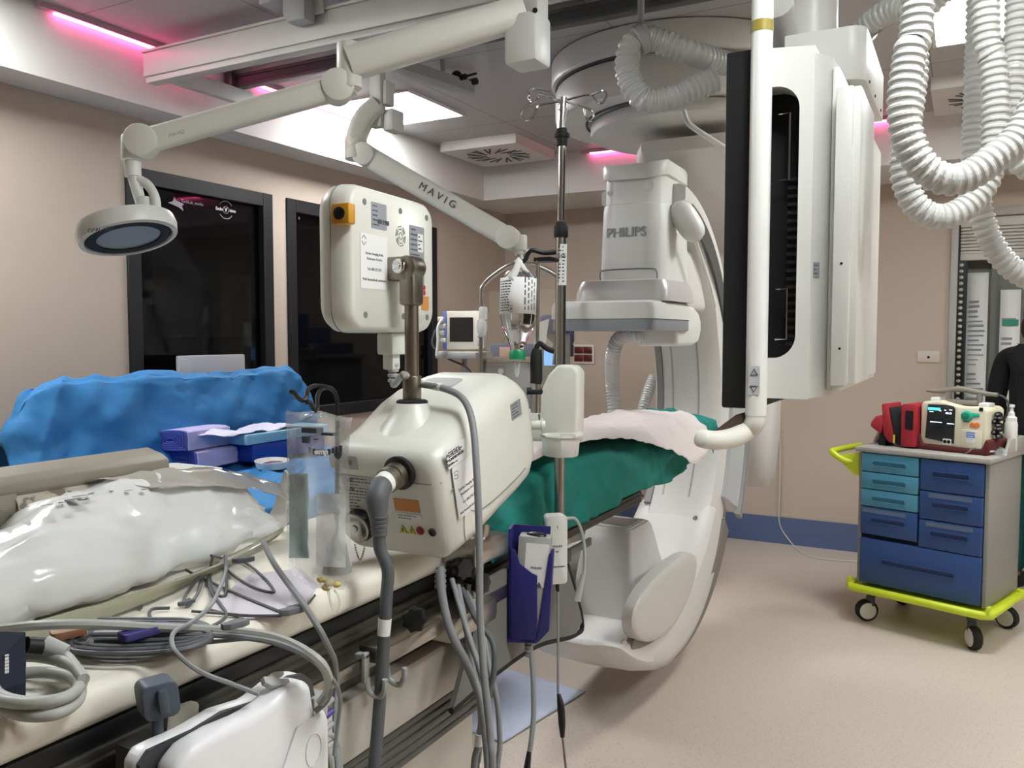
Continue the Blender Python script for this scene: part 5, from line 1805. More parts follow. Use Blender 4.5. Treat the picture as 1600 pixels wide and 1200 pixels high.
def pack(c, u_, L_, D_, H_, lab):
    c, u_ = V(c), V(u_).normalized()
    v_ = V((0, 0, 1)).cross(u_)
    t = thing('folded_pack', lab, 'pack', c, 'folded lilac packs')
    mb = MB()
    prof = [(-D_ * .5, .0), (D_ * .42, 0), (D_ * .5, H_ * .25), (D_ * .5, H_ * .75), (D_ * .40, H_), (-D_ * .30, H_ * .92), (-D_ * .5, H_ * .5)]
    nxt = spline([V((a, b, 0)) for a, b in prof], 4, True)
    rings = []
    for f, s_ in ((0, .96), (.03, 1), (.5, 1.02), (.95, 1), (1, .9)):
        rings.append([c + u_ * (L_ * f) + v_ * (-p.x) + V((0, 0, H_ * .5 + (p.y - H_ * .5) * s_)) for p in nxt])
    mb.loft(rings)
    mb.build('wrap', LIL, t)
    mb = MB()
    for k in range(5):
        s_ = .86 - k * .16
        mb.tube([c - u_ * .004 + v_ * (-p.x * s_) + V((0, 0, H_ * .5 + (p.y - H_ * .5) * s_)) for p in nxt], .006, 6, closed=True)
    mb.prism([(-p.x * .9, H_ * .5 + (p.y - H_ * .5) * .9) for p in nxt], c - u_ * .002, v_, (0, 0, 1), -.001, .001)
    mb.build('folded_end', LILD, t)
    return t


pk = A(303, 736, 2, bz + .016)
ud = V((-.1, .99, 0))
pz = bz + .014
pack((pk.x - .10, pk.y + .02, pz), ud, .24, .19, .078, 'lilac folded pack lying flat on the blue drape, under the other')
pack((pk.x - .12, pk.y - .01, pz + .082), ud, .25, .19, .088, 'upper lilac folded pack with dark blue folds at its end')
q = A(428, 718, 2, bz + .016)
q = V((q.x + .03, q.y - .05, 0))
t = thing('pale_blue_box', 'long pale blue box on a dark blue box behind the lilac packs', 'box', (q.x - .05, q.y + .1, bz + .1))
MB().bb((q.x - .2, q.y - .12, bz + .10), (q.x - .02, q.y + .42, bz + .145), .006).build('lid', mat('pale_blue_card', '#7fb0cc', .6), t)
t = thing('dark_blue_box', 'glossy dark blue plastic box under the pale blue one', 'box', (q.x - .1, q.y + .1, bz + .012))
MB().bb((q.x - .2, q.y - .08, bz + .018), (q.x - .03, q.y + .40, bz + .098), .01).build('tub', mat('tub_blue', '#1f3f9c', .2), t)
mb = MB()
mb.patch([[(q.x - .16, q.y - .3 + .09 * i, bz + .158 + .016 * math.sin(i * 2.1)) for i in range(7)], [(q.x - .1, q.y - .3 + .09 * i, bz + .162 + .018 * math.sin(i * 1.7)) for i in range(7)], [(q.x - .04, q.y - .28 + .09 * i, bz + .156 + .012 * math.sin(i * 2.7 + 1)) for i in range(7)]], 5, .01, 16, 3)
tag(mb.build('wrapping_paper', mat('wrap_white', '#c9c9dd', .6), solid=.001), 'torn white wrapping lying on top of the pale blue box', 'wrapping')
q = A(425, 725, 2, bz + .03)
mb = MB()
t = thing('clear_tray', 'small clear tray with a purple item beside the lilac packs', 'tray', (q.x, q.y, bz + .012))
MB().lathe([(.01, 0), (.085, .002), (.10, .03), (.105, .03), (.09, 0), (.01, -.003)], (q.x, q.y, bz + .016), n=32, ell=(.7, 1)).build('rim', WHITE, t)
MB().ball((q.x, q.y, bz + .03), (.035, .06, .012), 14).build('item', mat('purple_item', '#5a2a55', .5), t)
q = A(252, 742, 2, bz + .045)
t = thing('white_tray', 'white rectangular plastic tray behind the console bar', 'tray', (q.x + .1, q.y, bz + .02))
mb = MB()
rings = []
for z_, s_ in ((.0, .0), (0, .92), (.055, .98), (.058, 1.12), (.063, 1.12), (.063, 1.0), (.006, .9), (.006, 0)):
    rings.append([V((q.x + .12 + a * s_, q.y - .045 + b * s_, bz + .018 + z_)) for a, b in rrect(.26, .22, .03, 4)])
mb.loft(rings)
mb.build('bowl', WHITE, t)

# ------------------------------------------------------------------ hanging screens on their ceiling arm
SY0 = 2.06
def sx(x, y_=400, Y=SY0): return A(x, y_, 1, Y).x
def sz(y_, x=1200, Y=SY0): return A(x, y_, 1, Y).z
scn = thing('screen_unit', 'tall white screen unit seen edge-on, black at its left, hung from the ceiling', 'screen', (-.35, 2.4, sz(640)))
SW = mat('screen_white', '#dfdfda', .35, var=.02)
xa, xb, xc, xd, xe = sx(1130), sx(1174), sx(1206), sx(1267), sx(1290)
zt0, zb0 = sz(72), sz(640)
mb = MB()
mb.bb((xa, SY0, zb0), (xb + .02, SY0 + 1.3, zt0), .006)
mb.build('display_frame', mat('display_black', '#141518', .5), scn)
MB().bb((xa - .004, SY0 + .03, zb0 + .03), (xa + .002, SY0 + 1.27, zt0 - .03)).build('screen', BLACK, scn)
zt1, zb1 = sz(75), sz(622)
# rear housing: plate with a rounded opening, bevelled edge, grille inside
mb = MB()
out = [(xb + .02, zb1), (xd, zb1), (xd, zt1 - .01), (xb + .02, zt1)]
oy0, oy1 = sz(560), sz(137)
ox = sx(1245)
r_ = .055
hole = [(xb + .02, oy0)]
hole += [(ox - r_ + r_ * math.sin(a), oy0 + r_ - r_ * math.cos(a)) for a in [i * math.pi / 16 for i in range(9)]]
hole += [(ox - r_ + r_ * math.cos(a), oy1 - r_ + r_ * math.sin(a)) for a in [i * math.pi / 16 for i in range(9)]]
hole += [(xb + .02, oy1)]
ring = [(xb + .02, zb1), (xd, zb1), (xd, zt1 - .01), (xb + .02, zt1), (xb + .02, oy1)] + hole[1:-1][::-1] + [(xb + .02, oy0)]
mb.prism(ring, (0, SY0 + .0, 0), (1, 0, 0), (0, 0, 1), -.07, .0)
mb.build('side_frame', SW, scn)
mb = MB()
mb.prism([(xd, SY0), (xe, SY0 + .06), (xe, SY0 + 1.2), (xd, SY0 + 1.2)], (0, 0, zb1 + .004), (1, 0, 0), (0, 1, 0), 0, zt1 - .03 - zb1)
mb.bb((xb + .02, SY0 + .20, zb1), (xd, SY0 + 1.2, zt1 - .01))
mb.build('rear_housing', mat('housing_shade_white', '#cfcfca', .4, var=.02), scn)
mb = MB()
mb.bb((xb + .01, SY0 + .10, oy0 - .03), (ox + .02, SY0 + .19, oy1 + .03))
z = oy0 + .03
while z < oy1 - .2:
    mb.use(1).bb((sx(1218), SY0 + .09, z), (ox - .004, SY0 + .101, z + .008))
    z += .020
mb.build('vent_grille', [mat('grille_black', '#0e0f10', .5), DGREY], scn)
for a0, a1 in ((oy1 - .05, sz(276)), (sz(450), sz(530))):
    x0_, x1_ = sx(1205), sx(1223)
    MB().tube([(x0_, SY0 + .06, a0), (x1_, SY0 + .06, a0), (x1_, SY0 + .06, a1), (x0_, SY0 + .06, a1)], .003, 6).build('wire_guard', CHROME, scn)
card((sx(1274), SY0 + .016, sz(423)), (.55, .83, 0), (0, 0, 1), .02, .034, scn, INKL, rows=3, seed=3, ink=INK)
mb = MB()
xf0, xf1 = sx(1301), sx(1328)
mb.bb((xe, SY0 + .05, zb1 + .02), (xf0, SY0 + 1.1, zt1 - .05), .004)
mb.build('inner_housing', SW, scn)
mb = MB()
mb.bb((xf0, SY0 + .0, sz(600)), (xf1, SY0 + .05, sz(150)), .003)
mb.bb((xf1 - .005, SY0 + .01, sz(598)), (xf1 + .016, SY0 + .3, sz(150)), .003)
mb.build('mount_column', SW, scn)
for y_ in (416, 544): MB().cyl((sx(1315), SY0 - .0015, sz(y_)), (sx(1315), SY0 + .005, sz(y_)), .003, n=10).build('screw', BLACK, scn)
# white grip tube
hx = (sx(1173) + sx(1206)) / 2
hr = (sx(1206) - sx(1173)) / 2
hy = SY0 - .03
zk = sz(648)
mb = MB()
mb.tube([(hx, hy, zk), (hx, hy, 2.36), (hx + .002, hy, 2.39), (hx + .012, hy + .02, 2.44), (hx + .04, hy + .08, 2.48)], hr, 20, 1)
mb.build('grip_tube', mat('grip_white', '#e3e3df', .3, var=.02), scn, ang=60)
mb = MB()
pts = [V((hx, hy, zk)), V((hx - .003, hy - .002, zk - .02)), P(1168, 673, 2.02), P(1145, 684, 1.97), P(1120, 688, 1.93), P(1100, 686, 1.90)]
mb.tube(pts + [P(1092, 683, 1.89)], lambda f: hr * (.95 if f < .45 else .95 - .25 * (f - .45) if f < .93 else .83 - 6 * (f - .93)), 18, 6)
mb.build('grip_end', OFFW, scn, ang=60)
mb = MB()
mb.loft([[P(1178, 640, 2.05), P(1176, 652, 2.04), P(1160, 668, 2.0), P(1118, 676, 1.95), P(1112, 676, 1.95), P(1150, 648, 2.06)],
         [q - V((0, 0, .006)) for q in (P(1178, 640, 2.05), P(1176, 652, 2.04), P(1160, 668, 2.0), P(1118, 676, 1.95), P(1112, 676, 1.95), P(1150, 648, 2.06))]])
mb.build('tinted_web', mat('web_brown', '#4a3a36', .15), scn)
q = P(1189, 47, 2.0)
MB().cyl((hx, hy, sz(57)), (hx, hy, sz(40)), hr * 1.03, n=20).build('tape_band', mat('tape_gold', '#9a8a3a', .35), scn)
kp = V((hx, hy - hr * .99, sz(593)))
mb = MB()
mb.prism(rrect(.026, .068, .004, 3), kp, (1, 0, 0), (0, 0, 1), -.004, .001)
kpd = mb.build('key_panel', mat('key_grey', '#c4c6c8', .4), scn)
for dz, s_ in ((.019, 1), (-.019, -1)):
    MB().tube([kp + V((-.008, -.002, dz - .006 * s_)), kp + V((.008, -.002, dz - .006 * s_)), kp + V((0, -.002, dz + .008 * s_))], .0012, 6, closed=True).build('arrow_key', INK, kpd)
# arm box and ceiling column
mb = MB()
bY = SY0 + .28
bx_l, bx_r = sx(1225, 100, bY), sx(1352, 100, bY)
zb_, zt_2 = A(1300, 128, 1, bY).z, A(1300, 44, 1, bY).z
rr_ = []
for a in range(0, 91, 15): rr_.append((bx_r - .04 + .04 * math.sin(rad(a)), bY + .04 - .04 * math.cos(rad(a))))
mb.prism([(bx_l, bY)] + rr_ + [(bx_r, bY + .5), (bx_l, bY + .5)], (0, 0, zb_), (1, 0, 0), (0, 1, 0), 0, zt_2 - zb_, .003)
mb.build('arm_box', SW, scn)
mb = MB()
for y_ in (.1, .25, .42): mb.cyl((bx_r - .001, bY + y_, zb_ + .015), (bx_r + .003, bY + y_, zb_ + .015), .004, n=8)
mb.build('screw', BLACK, scn)
mb = MB()
cx_ = (A(1238, 20, 1, bY + .2).x + A(1299, 20, 1, bY + .2).x) / 2
mb.cyl((cx_, bY + .2, zt_2), (cx_, bY + .2, ZC), .07, n=36)
mb.build('ceiling_column', SW, scn)
mb = MB()
a, b = P(1212, 5, 2.2), P(1222, 70, 2.35)
mb.tube([a, b], .045, 16)
mb.build('swivel_arm', RAILW, scn)

# ------------------------------------------------------------------ ribbed hoses
def hose(lab, pts, r, pitch=.0165, group='ribbed hoses', m=HOSE, sub=10, name='ribbed_hose'):
    pts = spline([V(p) for p in pts], sub)
    L_ = [0]
    for i in range(1, len(pts)): L_.append(L_[-1] + (pts[i] - pts[i - 1]).length)
    n = max(8, int(L_[-1] / pitch)) * 4
    out, j = [], 0
    for k in range(n + 1):
        s_ = L_[-1] * k / n
        while j < len(L_) - 2 and L_[j + 1] < s_: j += 1
        f = (s_ - L_[j]) / max(1e-9, L_[j + 1] - L_[j])
        out.append(pts[j].lerp(pts[j + 1], f))
    prof = (1.0, 1.0, .875, .875)
    return tag(MB().tube(out, [r * prof[k % 4] for k in range(n + 1)], 18).build(name, m, ang=20), lab, 'hose', group)


h = 1.62
top = 2.86
def up_(p, z_=top): return V((p.x, p.y, z_))
hose('front ribbed hose hanging in a wide loop at the upper right', [up_(P(1436, -60, h)), P(1434, 0, h), P(1422, 80, h), P(1412, 160, h), P(1418, 215, h), P(1440, 258, h), P(1475, 280, h), P(1510, 276, h), P(1550, 250, h), P(1590, 215, h), P(1625, 150, h), P(1650, 60, h), up_(P(1660, -40, h))], .031)
h = 1.85
hose('ribbed hose behind the front loop, hanging lowest over the tan wall', [up_(P(1428, -40, h)), P(1430, 60, h), P(1426, 140, h), P(1415, 220, h), P(1412, 270, h), P(1425, 312, h), P(1450, 335, h), P(1480, 338, h), P(1515, 318, h), P(1545, 275, h), P(1556, 200, h), P(1552, 100, h), P(1540, 20, h), up_(P(1535, -40, h))], .029)
h = 2.05
hose('ribbed hose falling straight down between the loops and swinging out right', [up_(P(1530, -30, h)), P(1528, 60, h), P(1525, 160, h), P(1522, 250, h), P(1530, 320, h), P(1550, 380, h), P(1585, 422, h), P(1640, 445, h), P(1700, 440, h), P(1750, 380, h), P(1765, 250, h), P(1765, 60, h), up_(P(1765, 0, h))], .029)
h = 1.9
hose('rightmost ribbed hose at the picture edge', [up_(P(1590, -40, h)), P(1590, 40, h), P(1584, 120, h), P(1578, 200, h), P(1585, 240, h), P(1605, 262, h), P(1640, 262, h), P(1690, 220, h), P(1715, 130, h), P(1720, 40, h), up_(P(1720, -40, h))], .028)
hose('short ribbed hose arching from the white arm box to the upper right', [P(1335, 70, 2.45), P(1352, 45, 2.4), P(1375, 25, 2.35), P(1405, 12, 2.3), P(1440, 14, 2.25), P(1480, -20, 2.2)], .034)
tag(MB().tube([P(1357, 70, 2.38), P(1365, 60, 2.38), P(1390, 34, 2.36)], .006, 8, 3).build('hose_stay', STEEL), 'thin steel stay beside the short arching hose', 'rod')
hb = 3.0
h2 = 3.15
hose('fat ribbed hose twisting under the ceiling left of the screens', [P(1180, 102, h2), P(1130, 98, 3.1), P(1085, 84, hb), P(1040, 68, hb), P(1005, 58, hb), P(985, 75, hb), P(980, 105, hb), P(988, 135, hb), P(1008, 156, hb), P(1040, 155, hb), P(1080, 140, hb), P(1118, 126, hb)], .045, pitch=.022)
mb = MB()
q = P(1001, 62, hb)
mb.lathe([(.048, -.02), (.053, -.015), (.053, .015), (.048, .02)], q, (RT * .9 + UP * .5).normalized(), 28)
q2 = V((q.x, q.y, ZC))
mb.cyl(q + V((0, 0, .04)), q2, .012)
tag(mb.build('hose_clamp', LGREY), 'pale ring clamp holding the fat twisted hose to the ceiling', 'clamp')
hd = 4.05
hose('thin ribbed hose dropping under the flat detector', [P(1010, 522, 3.75), P(985, 522, 3.8), P(965, 532, 3.85), P(957, 560, 3.9), P(957, 600, hd), P(960, 645, hd), P(962, 700, hd)], .034, pitch=.016)
hose('ribbed hose end showing behind the C-arm, above the white sheet', [P(1022, 590, 4.9), P(1012, 615, 4.85), P(1004, 645, 4.8), P(1000, 680, 4.8)], .034, pitch=.016)

# ------------------------------------------------------------------ drawer trolley
CART = Matrix.Translation((0, 0, 0))
fl, frt, br = V((-.465, 4.845, 0)), V((.096, 4.655, 0)), V((.254, 5.21, 0))
cu_ = (frt - fl).normalized()
cv_ = V((-cu_.y, cu_.x, 0))
T3 = Matrix((cu_, cv_, V((0, 0, 1)))).transposed().to_4x4()
T3.translation = fl
cart = thing('drawer_trolley', 'grey wheeled trolley with light and dark blue drawers and a lime bumper', 'trolley', fl + cu_ * .3 + cv_ * .28)
TG = mat('trolley_grey', '#8f8d88', .5, var=.08, scale=60)
LIME = mat('bumper_lime', '#c6d62c', .4)
LB = mat('drawer_light_blue', '#4a8ba6', .45)
DB = mat('drawer_dark_blue', '#2a4a80', .45)
LBD = mat('recess_shade_light_blue', '#336f88', .5)  # darkened drawer blues: shade of the handle recesses painted in the colour
DBD = mat('recess_shade_dark_blue', '#1e3560', .5)
GAP = mat('drawer_gap_navy', '#101c33', .6)
wx0, wx1 = -.045, .60
zb_c, zt_c = .215, .93
dp_ = .50
mb = MB(T3)
mb.bb((wx0, .02, zb_c), (wx0 + .02, dp_, zt_c), .003)
mb.bb((wx1 - .02, .02, zb_c), (wx1, dp_, zt_c), .003)
mb.bb((wx0, dp_ - .02, zb_c), (wx1, dp_, zt_c), .003)
mb.bb((wx0 + .01, .05, zb_c), (wx1 - .01, dp_ - .02, zb_c + .02))
mb.build('cabinet', TG, cart)
MB(T3).bb((wx0 + .02, .035, zb_c + .005), (wx1 - .02, .06, zt_c - .005)).build('drawer_gap', GAP, cart)
mb = MB(T3)
mb.bb((wx0 - .015, -.01, zt_c), (wx1 + .012, dp_ + .015, zt_c + .028), .008)
mb.bb((wx0 - .015, dp_ - .01, zt_c + .02), (wx1 + .012, dp_ + .015, zt_c + .10), .006)
for x in (wx0 - .015, wx1 - .004):
    mb.prism([(.20, .02), (dp_, .02), (dp_, .10), (.28, .10)], (0 if 0 else x, 0, zt_c), (0, 1, 0), (0, 0, 1), .0, .016, .003)
mb.build('top_tray', mat('trolley_top', '#a3a09a', .4, var=.05), cart)
mid = .275


def drawer(x0, x1, z0_, z1_, m):
    mb = MB(T3)
    mb.bb((x0, .0, z0_), (x1, .04, z1_), .005)
    d_ = mb.build('drawer', m, cart)
    w_ = (x1 - x0)
    zc_ = (z0_ + z1_) / 2 + (.0 if z1_ - z0_ < .12 else .01)
    mb = MB(T3)
    c_ = (x0 + x1) / 2
    hw, hh = w_ * .31, .017
    ro_ = rrect(hw * 2, hh * 2, hh * .8, 4)
    ri_ = rrect(hw * 2 - .012, hh * 2 - .012, hh * .5, 4)
    o3 = lambda pl, y_, dz: [(c_ + a, y_, zc_ + b + dz) for a, b in pl]
    mb.loft([o3(ro_, .0, 0), o3(ro_, -.008, 0), o3(ri_, -.008, -.002), o3(ri_, -.001, -.002)], cap=False)
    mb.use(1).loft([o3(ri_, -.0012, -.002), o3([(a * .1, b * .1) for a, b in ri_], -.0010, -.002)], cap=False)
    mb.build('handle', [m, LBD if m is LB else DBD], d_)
    return d_


rowsl = [(.828, .925), (.735, .824), (.642, .731)]
for a, b in rowsl: drawer(wx0 + .022, mid - .003, a, b, LB)
drawer(wx0 + .022, mid - .003, .49, .638, DB)
for a, b in ((.765, .925), (.618, .761), (.47, .614)): drawer(mid + .006, wx1 - .022, a, b, DB)
for (x0, x1, z_) in ((wx0 + .05, mid - .05, .622), (mid + .05, wx1 - .06, .752), (mid + .04, wx1 - .06, .602), (wx0 + .06, mid - .06, .72), (wx0 + .06, mid - .06, .812)):
    pass
drawer(wx0 + .022, wx1 - .022, zb_c + .01, .466, DB)
mb = MB(T3)
for x0, x1, z_ in ((wx0 + .03, mid - .06, .617), (mid + .05, wx1 - .07, .742), (mid + .04, wx1 - .06, .594)):
    mb.bb((x0, -.0015, z_ - .01), (x1, -.0002, z_ + .012))
mb.build('name_strip', mat('strip_slate', '#5b6b86', .5), cart)
mb = MB(T3)
rr_ = .045
path = [V((wx0 - .03, dp_ + .02, .195)), V((wx0 - .03, .0, .195)), V((wx0 - .01, -.035, .195)), V((wx1 + .0, -.035, .195)), V((wx1 + .03, -.01, .195)), V((wx1 + .03, dp_ + .02, .195)), V((wx0 - .03, dp_ + .02, .195))]
mb.tube(path, .021, 12)
mb.bb((wx0 - .03, -.03, .18), (wx1 + .03, dp_ + .02, .20), .004)
for x, y_ in ((wx0 - .03, -.0), (wx1 + .025, -.015)): mb.prism([(-.008, 0), (.008, 0), (.006, .04), (-.006, .04)], (x, y_, .2), (1, 0, 0), (0, 0, 1), -.02, .02, .002)
mb.build('bumper', LIME, cart)
mb = MB(T3)
mb.tube([V((wx0 - .02, .0 + .06, .87)), V((wx0 - .08, .03, .865)), V((wx0 - .15, .02, .905)), V((wx0 - .155, .06, .915)), V((wx0 - .155, .34, .915)), V((wx0 - .15, .38, .905)), V((wx0 - .08, .38, .865)), V((wx0 - .02, .36, .87))], .017, 12, 4)
mb.prism([(-.115, .03), (0, .055), (0, -.075), (-.03, -.07), (-.09, -.02)], (wx0 - .005, .05, .865), (1, 0, 0), (0, 0, 1), -.02, .02, .004)
mb.build('push_handle', LIME, cart)
WHEEL = mat('wheel_cream', '#cfcac2', .5)
def caster(x, y_, ang):
    c_ = T3 @ V((x, y_, .06))
    cs = rad(ang)
    a_ = V((math.cos(cs), math.sin(cs), 0))
    b_ = V((-a_.y, a_.x, 0))
    mb = MB()
    mb.lathe([(.03, -.022), (.052, -.022), (.0585, -.014), (.0585, .014), (.052, .022), (.03, .022)], c_, a_, 32)
    w_ = mb.build('wheel', RUBBER, cart)
    mb = MB()
    mb.lathe([(.001, -.025), (.044, -.024), (.046, -.02), (.046, .02), (.044, .024), (.001, .025)], c_, a_, 28)
    mb.build('hub', WHEEL, w_)
    mb = MB()
    mb.lathe([(.02, -.01), (.024, -.006), (.024, .01), (.018, .014)], c_ + b_ * .025 + V((0, 0, .085)), n=18)
    mb.cyl(c_ + b_ * .025 + V((0, 0, .09)), c_ + b_ * .025 + V((0, 0, .125)), .01)
    mb.bb(c_ + b_ * .02 + V((-.022, -.022, .02)), c_ + b_ * .02 + V((.022, .022, .08)), .01)
    mb.build('fork', DGREY, w_)
caster(.0, .05, -62)
caster(.55, .02, 25)
caster(.56, .48, 60)
caster(.02, .48, -30)

# defibrillator and its red pouches
zt_c2 = zt_c + .029
CRM = mat('defib_cream', '#d6d0b8', .45)
df = thing('defibrillator', 'cream defibrillator with a lit screen and grey top handle on the trolley', 'defibrillator', T3 @ V((.36, .2, zt_c2)))
T4 = T3 @ Matrix.Translation((.225, .13, zt_c2)) @ Matrix.Rotation(rad(-5), 4, 'Z')
mb = MB(T4)
mb.prism([(.0, .03), (.02, .012), (.30, .008), (.325, .03), (.33, .21), (.31, .225), (.2, .222), (.09, .245), (.012, .238), (0, .22)], (0, 0, .012), (1, 0, 0), (0, 0, 1), -.2, .0, .012, 3)
mb.build('case', CRM, df)
mb = MB(T4)
mb.prism([(-.012, -.01), (.34, -.01), (.345, .06), (.33, .07), (.31, .012), (.02, .016), (.0, .07), (-.015, .06)], (0, 0, .01), (1, 0, 0), (0, 0, 1), -.21, .012, .006)
mb.build('red_base_strap', mat('strap_maroon', '#5a141c', .7), df)
mb = MB(T4)
mb.prism([(.03, .045), (.175, .028), (.178, .205), (.17, .218), (.13, .225), (.04, .222)], (0, -.003, .015), (1, 0, 0), (0, 0, 1), -.004, .004, .002)
sc_ = mb.build('display_panel', mat('defib_panel', '#1d2024', .3), df)
def glow(name, col, p_): return mat(name, col, .5, emit=col, power=p_)
mb = MB(T4)
mb.bb((.042, -.0085, .208), (.105, -.007, .222))
mb.build('screen_bar', glow('screen_cyan', '#4fd8e8', .9), sc_)
mb = MB(T4)
for x0, x1, z_ in ((.125, .135, .21), (.15, .165, .213), (.055, .115, .145), (.14, .175, .142), (.10, .11, .205), (.05, .07, .198)): mb.bb((x0, -.0085, z_), (x1, -.007, z_ + .004))
mb.build('screen_text', glow('screen_white_text', '#dfe8ee', .9), sc_)
text('00:13', .013, T4 @ V((.148, -.0092, .197)), cu_, (0, 0, 1), glow('screen_clock', '#c8d8ff', 1.0), sc_, bold=.0006)
mb = MB(T4)
mb.bb((.122, -.0085, .036), (.165, -.007, .066))
mb.use(1)
for x in (.133, .152): mb.lathe([(.009, 0), (.009, .001), (.006, .001), (.006, 0)], (x, -.009, .051), (0, -1, 0), 14)
mb.build('symbol_sticker', [PAPER, BLACK], sc_)
mb = MB(T4)
mb.ball((.235, -.002, .19), (.03, .008, .027), 18)
mb.prism([(-.02, -.01), (.06, -.006), (.058, .01), (-.01, .016)], (.235, -.001, .195), (1, 0, 0), (0, 0, 1), -.002, .003, .001)
mb.build('teal_dial', mat('dial_teal', '#28b394', .4), df)
MB(T4).lathe([(.018, 0), (.018, .008), (.012, .01), (.001, .01)], (.232, -.006, .19), (0, -1, 0), 20).build('dial_knob', mat('dial_dark_teal', '#1a7d6a', .4), df)
mb = MB(T4)
for x, z_ in ((.262, .146), (.285, .148)): mb.lathe([(.013, 0), (.012, .005), (.001, .006)], (x, .0, z_), (0, -1, 0), 18)
mb.build('orange_button', mat('button_orange', '#e07a3a', .4), df)
MB(T4).bb((.292, -.002, .218), (.31, .001, .236)).build('dark_key', BLACK, df)
MB(T4).bb((.218, -.0015, .158), (.245, .001, .168)).build('small_print', INK, df)
mb = MB(T4)
mb.prism(rrect(.10, .09, .006, 3), (.26, -.002, .075), (1, 0, 0), (0, 0, 1), -.003, .003, .001)
mb.build('service_door', CRM, df)
card(T4 @ V((.262, -.0055, .095)), cu_, (0, 0, 1), .05, .03, df, mat('sticker_blue', '#5f7ec0', .5), rows=2, seed=2, ink=PAPER)
card(T4 @ V((.262, -.0055, .07)), cu_, (0, 0, 1), .05, .022, df, PAPER, rows=2, seed=9)
HG = mat('handle_grey', '#7f7a70', .5)
mb = MB(T4)
mb.tube([V((-.02, .1, .302)), V((.03, .1, .30)), V((.08, .1, .305)), V((.15, .1, .318)), (.22, .1, .308), (.28, .1, .30), (.335, .1, .297)], [.006, .010, .012, .014, .015, .015, .015, .015, .014, .012, .011, .010], 12, 4)
mb.tube([(.09, .1, .245), (.095, .1, .27), (.095, .1, .30)], .015, 10, 3)
mb.tube([(.245, .1, .235), (.25, .1, .27), (.25, .1, .30)], .015, 10, 3)
mb.bb((.10, .06, .24), (.25, .14, .262), .006)
mb.build('carry_handle', HG, df)
mb = MB(T4)
mb.bb((.02, .06, .245), (.06, .14, .27), .006)
mb.bb((.26, .06, .23), (.31, .14, .255), .008)
mb.build('paddle_cap', WHITE, df)
MB(T4).tube([(.335, .1, .297), (.36, .1, .29), (.385, .1, .26), (.38, .1, .2), (.36, .1, .17)], .005, 8, 5).build('paddle_cord', DGREY, df)
mb = MB(T4)
for k in range(7): mb.ball((.35 + .012 * math.sin(k * 2.2), .08, .2 - k * .018), (.018, .03, .015), 10)
mb.build('side_connectors', BLACK, df)
RB = mat('pouch_red', '#a01f2c', .65, var=.1)
rp = thing('red_pouch', 'red and black padded pouches strapped to the left of the defibrillator', 'pouch', T3 @ V((.12, .2, zt_c2)))
mb = MB(T3)
mb.prism(rrect(.075, .225, .012, 3, .18, .12), (0, .09, zt_c2), (1, 0, 0), (0, 0, 1), -.2, .0, .008)
mb.build('pouch_body', RB, rp)
mb = MB(T3)
mb.prism([(.045, .06), (.075, .02), (.105, .02), (.06, .23), (.03, .225)], (0, .1, zt_c2), (1, 0, 0), (0, 0, 1), -.19, .0, .008)
mb.build('side_pouch', RB, rp)
mb = MB(T3)
mb.prism([(-.03, .1), (.03, .06), (.05, .13), (.035, .16), (.0, .16), (-.025, .125)], (0, .1, zt_c2), (1, 0, 0), (0, 0, 1), -.16, .0, .014, 3)
mb.build('small_pouch', RB, rp)
mb = MB(T3)
mb.prism([(.05, .03), (.145, .004), (.15, .22), (.10, .14), (.075, .21), (.05, .2)], (0, .115, zt_c2), (1, 0, 0), (0, 0, 1), -.16, .0, .004)
mb.prism([(.01, -.0), (.05, .0), (.05, .1), (.02, .1)], (0, .12, zt_c2), (1, 0, 0), (0, 0, 1), -.12, .0, .004)
mb.build('black_lining', mat('lining_black', '#17171a', .8), rp)
mb = MB(T3)
mb.prism(rrect(.04, .1, .006, 3, .185, .15), (0, .088, zt_c2), (1, 0, 0), (0, 0, 1), .0, .002)
mb.build('clear_pocket', mat('pocket_dark', '#2a2024', .15), rp)
MB(T3).bb((.100, .096, zt_c2 + .02), (.109, .099, zt_c2 + .065)).build('yellow_tab', YEL, rp)
bq = T3 @ V((.585, .36, zt_c2))
t = thing('pump_bottle', 'small white pump bottle at the back right of the trolley top', 'bottle', bq)
mb = MB()
mb.lathe([(.001, 0), (.026, 0), (.03, .006), (.03, .14), (.027, .152), (.014, .16)], bq, n=24)
mb.build('body', mat('bottle_white', '#d9d7d2', .4), t)
mb = MB()
mb.lathe([(.026, .15), (.026, .175), (.016, .182), (.014, .2), (.009, .205), (.009, .225), (.014, .228), (.014, .24), (.001, .242)], bq, n=20)
mb.build('pump_head', WHITE, t)
bq = T3 @ V((.52, .17, zt_c2))
mb = MB()
net = [[bq + V((-.08 + .045 * i, -.07 + .05 * j, .004 + (.03 * math.sin(i * 1.3 + j * 2) ** 2 if 0 < i < 4 else 0))) for i in range(5)] for j in range(4)]
mb.patch(net, 5, .018, 24, 5)
tag(mb.build('plastic_wrapper', film('wrapper_clear', '#cfd6d4', .6, .05, bump=.5, bscale=60)), 'crumpled clear wrapper in front of the pump bottle', 'wrapper')

